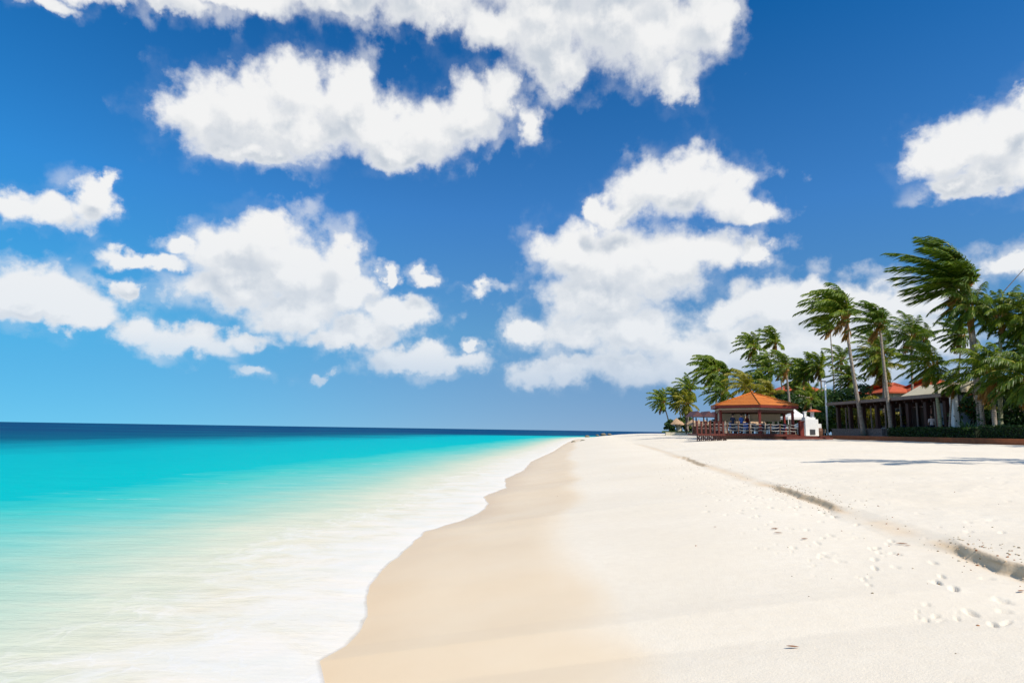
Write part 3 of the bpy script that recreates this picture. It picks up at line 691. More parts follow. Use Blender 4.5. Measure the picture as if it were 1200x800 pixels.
def shrub(name, label, base, w, h, m, n=2200, s=.16, seed=1, cat='shrub', group='shrubs and small trees behind the beach', lobes=11, flower=None):
    random.seed(seed); e = empty(name, base, label, cat, group)
    b = MB()
    for i in range(5):
        a = i * 1.3; tip = Vector((math.cos(a) * w * .28, math.sin(a) * w * .28, h * .72))
        b.tube([(0, 0, -.15), tip * .5 + Vector((.03, 0, 0)), tip], [.07 * h / 3, .05 * h / 3, .02], 5)
    b.build('stem', M['trunkdark'], e, True)
    b = MB()
    for i in range(lobes):
        a = i * 2.4; q = math.sqrt((i + .4) / lobes); zz = h * (.80 - .45 * q * q) * random.uniform(.75, 1.1) * (.5 if i % 3 == 2 else 1)
        R = w * .5 * random.uniform(.34, .52)
        leaves(b, (math.cos(a) * q * w * .36, math.sin(a) * q * w * .36, max(zz, R * .5)), (R, R, min(R * .8, h * .36)), n // lobes, s)
        if flower and i % 2: leaves(b, (math.cos(a) * q * w * .36, math.sin(a) * q * w * .36, max(zz, R * .5)), (R * 1.03, R * 1.03, min(R * .84, h * .4)), n // lobes // 5, s * .7, 1, .9)
    b.build('foliage', [M[m], M[flower or m]], e); return e
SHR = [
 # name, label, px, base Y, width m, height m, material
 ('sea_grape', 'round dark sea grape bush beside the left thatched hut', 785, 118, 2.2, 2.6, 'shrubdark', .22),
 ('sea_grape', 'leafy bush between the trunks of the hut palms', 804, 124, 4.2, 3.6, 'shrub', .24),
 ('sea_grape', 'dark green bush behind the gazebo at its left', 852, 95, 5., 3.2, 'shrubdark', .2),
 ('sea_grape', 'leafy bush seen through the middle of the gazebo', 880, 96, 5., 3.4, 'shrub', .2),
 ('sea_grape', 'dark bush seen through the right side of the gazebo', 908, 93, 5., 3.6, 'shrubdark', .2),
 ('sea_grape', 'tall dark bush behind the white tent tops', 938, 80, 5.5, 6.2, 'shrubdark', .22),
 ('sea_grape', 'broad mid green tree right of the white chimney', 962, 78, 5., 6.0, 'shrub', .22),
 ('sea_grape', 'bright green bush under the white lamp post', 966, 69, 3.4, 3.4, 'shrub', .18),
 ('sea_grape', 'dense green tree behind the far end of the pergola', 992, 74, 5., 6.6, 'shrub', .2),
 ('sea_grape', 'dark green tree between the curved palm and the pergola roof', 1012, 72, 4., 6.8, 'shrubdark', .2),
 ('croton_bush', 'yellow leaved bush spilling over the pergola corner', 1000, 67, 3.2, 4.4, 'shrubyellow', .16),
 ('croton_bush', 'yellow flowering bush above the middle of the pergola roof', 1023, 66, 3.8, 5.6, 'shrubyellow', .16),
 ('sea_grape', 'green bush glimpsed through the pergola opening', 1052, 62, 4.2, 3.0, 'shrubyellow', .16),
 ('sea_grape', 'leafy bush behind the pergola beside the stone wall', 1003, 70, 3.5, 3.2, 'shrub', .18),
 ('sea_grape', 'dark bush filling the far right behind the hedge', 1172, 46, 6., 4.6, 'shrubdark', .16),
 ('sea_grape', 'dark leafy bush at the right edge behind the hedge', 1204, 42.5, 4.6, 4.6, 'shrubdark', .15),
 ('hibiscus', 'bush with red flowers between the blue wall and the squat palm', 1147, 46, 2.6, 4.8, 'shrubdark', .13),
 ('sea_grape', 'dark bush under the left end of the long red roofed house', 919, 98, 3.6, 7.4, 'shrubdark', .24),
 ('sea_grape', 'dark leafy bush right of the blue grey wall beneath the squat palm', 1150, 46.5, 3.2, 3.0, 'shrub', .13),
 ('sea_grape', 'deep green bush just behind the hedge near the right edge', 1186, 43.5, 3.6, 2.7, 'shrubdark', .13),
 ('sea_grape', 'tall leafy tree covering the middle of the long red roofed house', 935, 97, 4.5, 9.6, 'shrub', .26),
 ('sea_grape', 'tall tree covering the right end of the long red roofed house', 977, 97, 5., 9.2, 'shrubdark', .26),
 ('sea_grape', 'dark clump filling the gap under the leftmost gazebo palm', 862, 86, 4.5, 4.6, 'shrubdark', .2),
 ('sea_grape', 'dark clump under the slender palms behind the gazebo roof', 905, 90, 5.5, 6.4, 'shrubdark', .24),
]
for i, (nm, lab, px, Y, w, h, m, s) in enumerate(SHR):
    shrub(nm, lab, pz(px, Y, 1.7), w, h, m, 2600, s, 500 + i, flower='redflower' if nm == 'hibiscus' else None)
# trimmed hedges on the kerb
def hedge(label, a, c, w, h, seed):
    a = Vector(a); c = Vector(c); e = empty('hedge', a, label, 'hedge', 'trimmed hedges behind the kerb'); T = (c - a); L = T.length; T.normalize(); N = Vector((-T.y, T.x, 0))
    b = MB(); n = int(L * 420)
    q = RNG.uniform(0, 1, (n, 3)); side = RNG.integers(0, 3, n)
    s_ = q[:, 0] * L; u = (q[:, 1] - .5) * w; z = q[:, 2] * h
    u = np.where(side == 0, -w / 2 + RNG.normal(0, .03, n), np.where(side == 1, w / 2 + RNG.normal(0, .03, n), u)); z = np.where(side == 2, h + RNG.normal(0, .035, n), z)
    P = np.outer(s_, np.array(T)) + np.outer(u, np.array(N)); P[:, 2] += z
    for p in P:
        nn = Vector(RNG.normal(size=3)).normalized(); U = nn.orthogonal().normalized(); W = nn.cross(U); k = random.uniform(.05, .09); p = Vector(p)
        b.add([p - U * k, p + W * k * .55, p + U * k, p - W * k * .55], [(0, 1, 2, 3)])
    b.build('foliage', M['shrubdark'], e)
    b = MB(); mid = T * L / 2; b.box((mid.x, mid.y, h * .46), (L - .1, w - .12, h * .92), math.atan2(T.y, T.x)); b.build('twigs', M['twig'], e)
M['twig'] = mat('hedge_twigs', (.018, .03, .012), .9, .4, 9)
hedge('trimmed dark hedge along the pergola front', (32.3, 52.4, GZ), (32.5, 42.8, GZ), 1.0, .72, 1)
hedge('trimmed dark hedge at the right end under the squat palms', (32.5, 42.4, GZ), (32.9, 35.6, GZ), 1.1, .85, 2)

# spiky plants
def spiky(label, base, n, L, seed, m='agave'):
    random.seed(seed); e = empty('agave', base, label, 'plant', 'spiky plants behind the hedge'); b = MB()
    for i in range(n):
        az = i * 2.4; el = rad(random.uniform(35, 85)); d = Vector((math.cos(az) * math.cos(el), math.sin(az) * math.cos(el), math.sin(el))); s = Vector((-math.sin(az), math.cos(az), 0)) * L * .05
        l = L * random.uniform(.75, 1.1); p1 = d * l * .5; p2 = d * l + Vector((0, 0, -l * .14)) + Vector((math.cos(az), math.sin(az), 0)) * l * .1; up = Vector((0, 0, .02))
        b.add([-s * .6, s * .6, p1 + s, p1 - s, p2, p1 - up * 2], [(0, 1, 2, 3), (3, 2, 4), (0, 3, 5), (1, 2, 5)])
    b.build('leaves', M[m], e); return e
for i, (lab, px, Y, n, L) in enumerate([('tall spiky plant with pale blades beside the blue grey wall', 1131, 44.3, 26, 1.6), ('second spiky plant right of the pale bladed one', 1142, 43.6, 24, 1.5), ('low spiky plant deep in the shade of the squat palm', 1160, 42.2, 22, 1.2)]):
    spiky(lab, pz(px, Y), n, L, 40 + i)
for i, (lab, px, py, Y) in enumerate([('yellow green pompon shrub, the higher one over the spiky plants', 1150, 461, 43.2), ('yellow green pompon shrub, the lower one over the spiky plants', 1161, 478, 42)]):
    c = at(px, py, Y); base = Vector((c.x, c.y, GZ)); e = empty('topiary_shrub', base, lab, 'shrub', 'pompon shrubs over the hedge'); h = c.z - GZ
    b = MB(); b.tube([(0, 0, -.1), (.05, 0, h * .5), (0, 0, h)], [.05, .04, .03], 6); b.build('stem', M['trunkdark'], e, True)
    b = MB(); leaves(b, (0, 0, h), (.34, .34, .24), 420, .07); b.build('foliage', M['shrubyellow'], e)

# ------------------------------------------------------------------ gazebo
def make_gazebo():
    C = Vector((at(883, 505, 60).x, 60, 0)); g = 1.52; deck = 1.86; e = empty('gazebo', (C.x, C.y, g), 'hexagonal open beach gazebo with orange tiled roof and red wooden posts', 'gazebo')
    R = 4.25; Rc = 3.68; eave = deck + 2.62; th0 = rad(-12.5)
    ang = lambda k: th0 + k * math.pi / 3
    def V2(k, r, z): return Vector((math.sin(ang(k)) * r, -math.cos(ang(k)) * r, z - g))
    # roof: six tiled slopes
    b = MB(); apex = Vector((0, 0, eave + 1.32 - g)); n = 9
    for k in range(6):
        A = V2(k, R, eave); B = V2(k + 1, R, eave)
        rows = []
        for i in range(n + 1):
            t = i / n; a = A.lerp(apex, t); c = B.lerp(apex, t); lift = Vector((0, 0, .0 if i == n else 0))
            rows.append((a, c))
        for i in range(n):                                      # lapped courses
            a, c = rows[i]; a2, c2 = rows[i + 1]; up = Vector((0, 0, .03))
            b.add([a + up, c + up, c2 + Vector((0, 0, .002)), a2 + Vector((0, 0, .002)), a - up * .2, c - up * .2], [(0, 1, 2, 3), (4, 5, 1, 0)])
    b.build('roof', M['tile'], e)
    b = MB()
    for k in range(6): b.tube([V2(k, R, eave + .05), apex + Vector((0, 0, .05))], [.075, .065], 6)
    b.ball(apex + Vector((0, 0, .08)), .13); b.build('ridge_tiles', M['tile'], e, True)
    b = MB()
    for k in range(6):
        A = V2(k, R - .03, eave - .14); B = V2(k + 1, R - .03, eave - .14); mid = (A + B) / 2; T = B - A; b.box(mid, (T.length, .07, .24), math.atan2(T.y, T.x))
    b.build('fascia', M['redwood'], e)
    b = MB()
    for k in range(6):
        A = V2(k, Rc + .1, eave - .36); B = V2(k + 1, Rc + .1, eave - .36); mid = (A + B) / 2; T = B - A
        b.box(mid, (T.length, .1, .14), math.atan2(T.y, T.x), 0)
    b.build('pale_valance', M['blind'], e)
    b = MB()
    for k in range(6):
        A = V2(k, Rc, eave - .55); B = V2(k + 1, Rc, eave - .55); mid = (A + B) / 2; T = B - A; b.box(mid, (T.length - .2, .14, .22), math.atan2(T.y, T.x))
        r_ = V2(k, R - .2, eave - .2); b.bar(r_, apex + Vector((0, 0, -.25)), .12)
    b.build('roof_beams', M['brownwood'], e)
    soff = MB(); soff.add([V2(k, R - .1, eave - .03) for k in range(6)], [tuple(range(6))[::-1]]); soff.build('ceiling', M['brownwood'], e)
    for k in range(6):
        b = MB(); p = V2(k, Rc, 0); m = 'redwood'
        b.box((p.x, p.y, (deck + eave - .3) / 2 - g), (.21, .21, eave - .3 - deck), ang(k)); b.box((p.x, p.y, deck - g + .3), (.32, .32, .6), ang(k)); b.box((p.x, p.y, eave - .62 - g), (.30, .30, .12), ang(k))
        b.build('post', M[m], e)
    for k in (2, 3, 4):                                         # half rolled blinds at the back
        A = V2(k, Rc - .12, eave - .98); B = V2(k + 1, Rc - .12, eave - .98); mid = (A + B) / 2; T = B - A
        b = MB(); b.box(mid, (T.length - .5, .04, .66), math.atan2(T.y, T.x)); d = T.normalized() * (T.length - .5) / 2
        b.tube([mid - d + Vector((0, 0, -.36)), mid + d + Vector((0, 0, -.36))], [.06, .06], 8); b.build('rolled_blind', M['blind'], e)
    # deck
    b = MB(); top = [V2(k, R + .1, deck) for k in range(6)]; lo = [v - Vector((0, 0, .2)) for v in top]
    b.add(top + lo, [tuple(range(6)), tuple(range(11, 5, -1))] + [(k, 6 + k, 6 + (k + 1) % 6, (k + 1) % 6) for k in range(6)]); b.build('deck', M['deckwood'], e)
    b = MB()
    for k in range(6):
        A = V2(k, R - .15, 0); B = V2(k + 1, R - .15, 0)
        for i in range(18):
            p = A.lerp(B, (i + .5) / 18); T = B - A; b.box((p.x, p.y, (deck - .2 - g) / 2 - .1), (T.length / 20, .06, deck - .2 - g + .2), math.atan2(T.y, T.x))
    b.build('deck_skirt', M['brownwood'], e)
    # rope railings on the sea side
    for k in (5, 4, 0):
        A = V2(k, R - .1, 0); B = V2(k + 1, R - .1, 0)
        for i in (1, 2, 3):
            p = A.lerp(B, i / 4); b = MB(); b.box((p.x, p.y, deck - g + .45), (.1, .1, .9)); b.build('railing_post', M['brownwood'], e)
        b = MB()
        for zz in (.88, .6, .32):
            pts = []
            for i in range(17):
                t = i / 16; p = A.lerp(B, t); pts.append(Vector((p.x, p.y, deck - g + zz - .07 * abs(math.sin(t * 4 * math.pi)))))
            b.tube(pts, [.026] * 17, 5)
        b.build('rope', M['rope'], e, True)
    # boarded side deck with red balusters toward the sea
    A = at(817, 509, 53); X0 = A.x - C.x; y0 = 53.2 - C.y; X1 = at(845, 509, 54).x - C.x; dz = 1.80 - g
    b = MB(); b.box(((X0 + X1) / 2, y0 + 1.2, dz - .08), (X1 - X0, 3.0, .16)); b.build('side_deck', M['deckwood'], e)
    b = MB()
    for i in range(15):
        x = X0 + (X1 - X0) * i / 14; b.box((x, y0 - .2, (dz - .16) / 2 - .16), (.08, .08, dz + .16))
    for i in range(10):
        a = X0 + (X1 - X0) * i / 9.5; b.bar((a, y0 - .24, -.25), (a + .22, y0 - .24, dz - .2), .05); b.bar((a + .22, y0 - .27, -.25), (a, y0 - .27, dz - .2), .05)
    b.build('lattice', M['darkwood'], e)
    for i in range(7):
        x = X0 + (X1 - X0) * i / 6.4; b = MB(); b.box((x, y0 - .2, dz + .5), (.14, .14, 1.0)); b.box((x, y0 - .2, dz + 1.03), (.2, .2, .06)); b.build('baluster', M['deckwood'], e)
    b = MB(); b.box(((X0 + X1) / 2, y0 - .2, dz + .80), (X1 - X0, .05, .07)); b.box(((X0 + X1) / 2, y0 - .2, dz + .45), (X1 - X0, .05, .05)); b.build('rail', M['greywood'], e)
    # broad red steps to the right
    b = MB()
    for i, zz in enumerate((.24, .12)):
        b.box((3.6 + .1 * i, -2.6 - .35 * i, zz - .12 * 1.2), (4.6, 1.0, .26), rad(8))
    b.build('steps', M['deckwood'], e)
    return C, deck
GC, DECK = make_gazebo()

# tables and chairs in the gazebo
def make_chair(label, loc, rz, m):
    e = empty('dining_chair', loc, label, 'chair', 'chairs in the gazebo', rz)
    b = MB(); b.box((0, 0, .45), (.44, .44, .06)); b.build('seat', M[m], e)
    b = MB(); b.box((0, .21, .74), (.42, .05, .52), 0, 0, ('X', -.12)); b.build('backrest', M[m], e)
    for sx in (-.18, .18):
        for sy in (-.18, .18):
            b = MB(); b.box((sx, sy, .21), (.045, .045, .42)); b.build('leg', M['metal'], e)
    return e
def make_table(label, loc):
    e = empty('dining_table', loc, label, 'table', 'tables in the gazebo')
    b = MB(); b.tube([(0, 0, .70), (0, 0, .74)], [.52, .54], 20); b.build('tabletop', M['brownwood'], e)
    b = MB(); b.tube([(0, 0, .02), (0, 0, .70)], [.05, .05], 8); b.tube([(0, 0, 0), (0, 0, .03)], [.28, .24], 12); b.build('pedestal', M['metal'], e)
    cl = MB(); n = 28; V = [(0, 0, .752)] + [(.55 * math.cos(a), .55 * math.sin(a), .75) for a in [2 * math.pi * i / n for i in range(n)]] + [((.60 + .03 * math.cos(7 * a)) * math.cos(a), (.60 + .03 * math.cos(7 * a)) * math.sin(a), .42) for a in [2 * math.pi * i / n for i in range(n)]]
    cl.add(V, [(0, 1 + i, 1 + (i + 1) % n) for i in range(n)] + [(1 + i, 1 + n + i, 1 + n + (i + 1) % n, 1 + (i + 1) % n) for i in range(n)])
    return e, cl
ch = None
for i, (dx, dy, ml) in enumerate([(-1.6, -1.2, 'left front'), (.3, -.4, 'middle'), (1.5, -1.0, 'right front')]):
    loc = Vector((GC.x + dx, GC.y + dy, DECK))
    e, cl = make_table('round pedestal table standing at the %s of the gazebo deck' % ml, loc)
    o = cl.build('tablecloth', M['whitecloth'], None, True); o.location = loc; tag(o, 'pale cloth hanging over the %s table in the gazebo' % ml, 'tablecloth', 'tablecloths in the gazebo')
    for k, (cx_, cy_, rz, w) in enumerate([(-.85, 0, rad(90), 'left'), (.85, 0, rad(-90), 'right'), (0, .85, 0, 'behind'), (0, -.85, rad(180), 'in front')]):
        where = {'left': 'on the left of', 'right': 'on the right of', 'behind': 'behind', 'in front': 'in front of'}[w]
        make_chair('%s chair drawn up %s the %s gazebo table' % ('navy' if (i + k) % 3 else 'blue', where, ml), loc + Vector((cx_, cy_, 0)), rz, 'navy' if (i + k) % 3 else 'blue')

# ------------------------------------------------------------------ people
def person(label, loc, rz, top, bottom, pose='stand', rest=None):
    e = empty('person', loc, label, 'person', None, rz)
    s = 0 if pose == 'stand' else 1
    hip = .92 if not s else .52
    V = [(0, 0, hip), (0, 0, hip + .28), (0, .01, hip + .50), (0, 0, hip + .58), (0, -.02, hip + .66), (0, -.03, hip + .76), (0, -.02, hip + .86)]
    rr = [.145, .125, .14, .055, .06, .095, .07]; E = [(0, 1), (1, 2), (2, 3), (3, 4), (4, 5), (5, 6)]
    for sx in (-1, 1):
        k = len(V)
        V += [(sx * .17, .01, hip + .50), (sx * .23, .0, hip + .24), (sx * .20, -.16, hip + .06 if not s else hip + .20), (sx * .17, -.26, hip - .0 if not s else hip + .22)]
        rr += [.065, .048, .04, .035]; E += [(2, k), (k, k + 1), (k + 1, k + 2), (k + 2, k + 3)]
        k = len(V)
        if not s: V += [(sx * .09, 0, hip - .05), (sx * .10, -.02, .48), (sx * .10, .02, .09), (sx * .11, -.14, .04)]
        else: V += [(sx * .09, -.05, hip), (sx * .11, -.42, hip - .02), (sx * .11, -.40, .09), (sx * .12, -.54, .04)]
        rr += [.09, .065, .045, .04]; E += [(0, k), (k, k + 1), (k + 1, k + 2), (k + 2, k + 3)]
    me = bpy.data.meshes.new('body'); me.from_pydata(V, E, []); o = bpy.data.objects.new('body', me); COL.objects.link(o)
    md = o.modifiers.new('skin', 'SKIN'); sk = me.skin_vertices[0].data
    for i, r in enumerate(rr): sk[i].radius = (r, r); sk[i].use_root = (i == 0)
    ss = o.modifiers.new('sub', 'SUBSURF'); ss.levels = 2; ss.render_levels = 2
    dg = bpy.context.evaluated_depsgraph_get(); m2 = bpy.data.meshes.new_from_object(o.evaluated_get(dg)); bpy.data.objects.remove(o)
    for m in (M['skin'], top, bottom): m2.materials.append(m)
    for p in m2.polygons:
        c = p.center; z = c.z; p.use_smooth = True
        leg = z < hip + .06 and not (s == 0 and abs(c.x) > .17 and z > .7) and not (s == 1 and abs(c.x) > .15 and z > hip + .1)
        p.material_index = 2 if leg and z > .10 else 1 if hip + .06 <= z < hip + .57 and not (abs(c.x) > .19 and z < hip + .26) else 0
    o = bpy.data.objects.new('body', m2); COL.objects.link(o); o.parent = e
    b = MB(); b.ball((0, -.005, hip + .83), .112, 0, 12, 8, .03, (1, 1.05, .95)); h = b.build('hair', M['hair'], e, True)
    for v in h.data.vertices:
        if v.co.y < -.06 and v.co.z < hip + .86: v.co.y = -.05
    return e
M['pinkshirt'] = mat('pale_pink_shirt', (.75, .58, .54), .85, .08, 8); M['redshirt'] = mat('dark_red_shirt', (.22, .03, .03), .85, .2, 8)
person('person in a blue shirt standing at the gazebo railing', (at(869, 500, 57.8).x, 57.8, DECK), rad(200), M['blue'], M['navy'])
person('person in navy clothes standing left of the one in blue', (at(859, 500, 58.4).x, 58.4, DECK), rad(150), M['navy'], M['navy'])
person('person in a dark red shirt between the two gazebo tables', (at(876, 500, 59.6).x, 59.6, DECK), rad(30), M['redshirt'], M['navy'])
person('person in a pale pink shirt standing behind the hedge at the terrace', (at(1092, 495, 49).x, 49, GZ + .004), rad(160), M['pinkshirt'], M['navy'])

# ------------------------------------------------------------------ beside the gazebo: tents, white oven wall, lamp post
def tent(label, px, Y, w, h, peak):
    x = at(px, 505, Y).x; e = empty('canopy_tent', (x, Y, 1.6), label, 'tent', 'white tents beside the gazebo'); b = MB(); n = 6; V = []; Fs = []
    for i in range(n + 1):
        t = i / n; r = w / 2 * (1 - t); z = h + peak * t ** 1.8
        V += [(-r, -r, z), (r, -r, z), (r, r, z), (-r, r, z)]
    for i in range(n):
        for k in range(4): Fs.append((i * 4 + k, i * 4 + (k + 1) % 4, i * 4 + 4 + (k + 1) % 4, i * 4 + 4 + k))
    b.add(V, Fs); r = w / 2
    b.add([(-r, -r, h), (r, -r, h), (r, r, h), (-r, r, h), (-r, -r, h - .25), (r, -r, h - .25), (r, r, h - .25), (-r, r, h - .25)], [(k, 4 + k, 4 + (k + 1) % 4, (k + 1) % 4) for k in range(4)])
    b.build('canopy', M['whitecloth'], e)
    for sx in (-1, 1):
        for sy in (-1, 1):
            b = MB(); b.tube([(sx * (r - .05), sy * (r - .05), -.1), (sx * (r - .05), sy * (r - .05), h - .02)], [.035, .035], 6); b.build('pole', M['white'], e)
tent('white peaked tent top, higher one right of the gazebo', 932, 66, 2.6, 2.05, .9)
tent('white tent, lower one between gazebo and white chimney', 943, 70, 3.0, 1.1, .9)
def oven():
    x = at(949, 505, 60).x; e = empty('oven_wall', (x, 60, 1.6), 'white stepped plaster oven with two chimneys and a small red cap roof', 'oven')
    b = MB(); b.box((0, 0, .85), (1.35, .9, 1.75)); b.box((-.05, .02, 1.80), (1.0, .72, .2)); b.box((.80, .1, .65), (.5, .7, 1.3)); b.build('body', M['white'], e)
    for dx in (-.42, .32):
        b = MB(); b.box((dx, 0, 2.1), (.24, .28, .62)); b.box((dx, 0, 2.43), (.32, .36, .07)); b.build('chimney', M['white'], e)
    b = MB(); b.add([(-.1, -.5, 2.46), (1.0, -.5, 2.46), (1.0, .5, 2.46), (-.1, .5, 2.46), (.2, 0, 2.68), (.7, 0, 2.68)], [(0, 1, 5, 4), (2, 3, 4, 5), (1, 2, 5), (3, 0, 4), (3, 2, 1, 0)]); b.build('cap_roof', M['redtile'], e)
    b = MB(); b.box((.05, -.46, .5), (.5, .06, .5)); b.build('oven_mouth', M['metal'], e)
oven()
b = MB(); x = at(939, 505, 57).x; b.box((0, 0, .72), (.38, .38, 1.45)); b.box((0, 0, 1.48), (.5, .5, .1)); o = b.build('gate_post', M['redwood']); o.location = (x, 57, 1.55); tag(o, 'stout red wooden post standing left of the white oven', 'post')
b = MB(); b.tube([(0, 0, 0), (0, 0, .55), (0, 0, .9)], [.34, .42, .36], 14); b.tube([(0, 0, .55), (0, 0, .6)], [.43, .43], 14); o = b.build('barrel', M['brownwood'], None, True); o.location = (at(959, 505, 60).x, 60, 1.6); tag(o, 'brown wooden barrel at the right foot of the white oven', 'barrel')
def lamp():
    P = at(970, 505, 66); e = empty('lamp_post', (P.x, 66, 1.7), 'white lamp post rising from the bushes left of the pergola', 'lamp post'); h = at(970, 447, 66).z - 1.7
    b = MB(); b.tube([(0, 0, 0), (0, 0, h)], [.1, .085], 8); b.build('pole', M['white'], e, True)
    b = MB(); b.box((-.35, 0, h + .03), (.9, .22, .09), .1); b.build('lamp_head', M['greywood'], e)
lamp()

# ------------------------------------------------------------------ pergola restaurant
def pergola():
    x0 = 33.3; e = empty('restaurant', (x0, 44, GZ), 'dark timber beach restaurant open at the front under a flat pergola roof', 'building')
    D = 5.2; H = 3.05; Y0, Y1 = 3.0, 19.
    b = MB(); b.box((D / 2 - .2, (Y0 + Y1) / 2, H + .10), (D + 1.0, Y1 - Y0 + .8, .2)); b.build('roof', M['darkwood'], e)
    b = MB(); b.box((-.78, (Y0 + Y1) / 2, H + .14), (.1, Y1 - Y0 + 1.0, .26)); b.box((D / 2 - .2, Y1 + .47, H + .14), (D + 1., .1, .26)); b.build('fascia', M['greywood'], e)
    b = MB(); y = Y0 + .3
    while y < Y1: b.box((D / 2, y, H - .13), (D + .6, .12, .22)); y += 1.1
    b.build('rafters', M['darkwood'], e)
    k = 0; y = Y0 + .2
    for y in np.linspace(Y0 + .2, Y1 - .2, 8):
        for xx in (0., D):
            b = MB(); b.box((xx, float(y), (H - .24) / 2), (.34, .34, H - .24)); b.build('post', M['darkwood'], e)
    for y in np.linspace(Y0 + 1.6, Y1 - 1.4, 7):
        b = MB(); b.box((.1, float(y), (H - .24) / 2), (.1, .1, H - .24)); b.build('slim_post', M['greywood'], e)
    b = MB(); b.box((D + .05, 5.6, 1.4), (.15, 5.4, 2.8)); b.build('back_wall', M['darkwood'], e)  # back wall run longer to darken the open interior
    b = MB(); b.box((D + .05, 14.6, 1.4), (.15, 4.0, 2.8)); b.build('back_wall', M['darkwood'], e)
    b = MB(); b.box((D / 2, 2.8, 1.4), (D - .6, .15, 2.8)); b.build('sun_block_wall', M['darkwood'], e)  # near-end wall added to keep sunlight out of the interior
    b = MB(); b.box((D / 2, (Y0 + Y1) / 2, .02), (D + .6, Y1 - Y0, .05)); b.build('floor', M['greywood'], e)
    b = MB(); b.box((D - 1.0, 5.6, .55), (.7, 4.2, 1.1)); b.box((D - 1.0, 5.6, 1.13), (.9, 4.4, .06)); b.build('bar_counter', M['brownwood'], e)
    for q, zz in enumerate((1.5, 2.0)):
        b = MB(); b.box((D - .18, 5.6, zz), (.26, 3.6, .04)); b.build('shelf', M['greywood'], e)
    return e
REST = pergola()
M['paint1'] = mat('ochre_cloth', (.5, .22, .06), .8, .2, 5); M['bottle'] = mat('bottle_glass', (.10, .16, .08), .2, .5, 9, .6)
random.seed(7)
for i in range(10):
    b = MB(); b.tube([(0, 0, 0), (0, 0, .18), (0, 0, .24), (0, 0, .31)], [.04, .04, .016, .016], 8); o = b.build('bottle', M['bottle'], None, True)
    o.location = (33.3 + 5.02, 44 + 4.1 + .31 * i, GZ + (1.52 if i % 2 else 2.02)); tag(o, 'bottle standing on the %s bar shelf of the restaurant' % ('lower' if i % 2 else 'upper'), 'bottle', 'bottles on the %s bar shelf' % ('lower' if i % 2 else 'upper'))
# low stone wall in front of the far half
b = MB(); b.box((0, 0, .33), (.42, 8.6, .74)); b.box((0, 0, .73), (.5, 8.7, .07)); o = b.build('garden_wall', M['stone']); o.location = (33.3, 59.6, GZ - .05); tag(o, 'low grey stone wall in front of the far half of the pergola', 'wall')
# restaurant furniture
for i, (y, lab) in enumerate([(48.0, 'nearest'), (51.2, 'second'), (54.4, 'third'), (57.8, 'farthest')]):
    loc = Vector((35.1, y, GZ + .05)); e, cl = make_table('round table in the restaurant, %s along the open front' % lab, loc); e['group'] = 'tables in the restaurant'
    o = cl.build('tablecloth', M['whitecloth'] if i != 1 else M['paint1'], None, True); o.location = loc; tag(o, '%s cloth on the %s restaurant table' % ('pale' if i != 1 else 'ochre', lab), 'tablecloth', 'tablecloths in the restaurant')
    for dx, dy, rz, w in ((0, -.85, rad(180), 'near'), (0, .85, 0, 'far')):
        c = make_chair('dark chair at the %s side of the %s restaurant table' % (w, lab), loc + Vector((dx, dy, 0)), rz, 'navy'); c['group'] = 'chairs in the restaurant'
# white pillar, blue grey wall and cream gable at the near end
b = MB(); b.box((0, 0, 1.75), (.42, .42, 3.5)); b.box((0, 0, 3.54), (.54, .54, .12)); b.box((0, 0, .12), (.54, .54, .26)); o = b.build('pillar', M['white']); o.location = (33.35, 46.4, GZ); tag(o, 'white square pillar at the near corner of the restaurant', 'pillar')
def annexe():
    e = empty('annexe', (34.5, 46.9, GZ), 'blue grey walled annexe with cream gable at the near end of the restaurant', 'building')
    b = MB(); b.box((.1, -.5, 1.6), (1.6, .25, 3.2)); b.box((1.0, 2.0, 1.6), (.25, 4.8, 3.2)); b.build('wall', M['bluegrey'], e)
    b = MB(); z = 3.42; w = 2.6
    b.add([(-w / 2, -1., z), (w / 2 + .5, -1., z), (w / 2 + .5, 5.2, z), (-w / 2, 5.2, z), (.2, -1., z + .85), (.2, 5.2, z + .85)], [(0, 1, 4), (2, 3, 5), (3, 2, 1, 0)], 0)
    b.build('gable', M['cream'], e)
    b = MB(); b.add([(-w / 2 - .15, -1.15, z - .02), (.2, -1.15, z + .9), (.2, 5.3, z + .9), (-w / 2 - .15, 5.3, z - .02), (w / 2 + .65, -1.15, z - .02), (w / 2 + .65, 5.3, z - .02)], [(0, 1, 2, 3), (1, 4, 5, 2)]); b.build('roof', M['cream'], e)
    b = MB(); b.box((.15, -.655, 1.2), (.6, .05, 1.9)); b.build('door', M['glassdark'], e)
annexe()

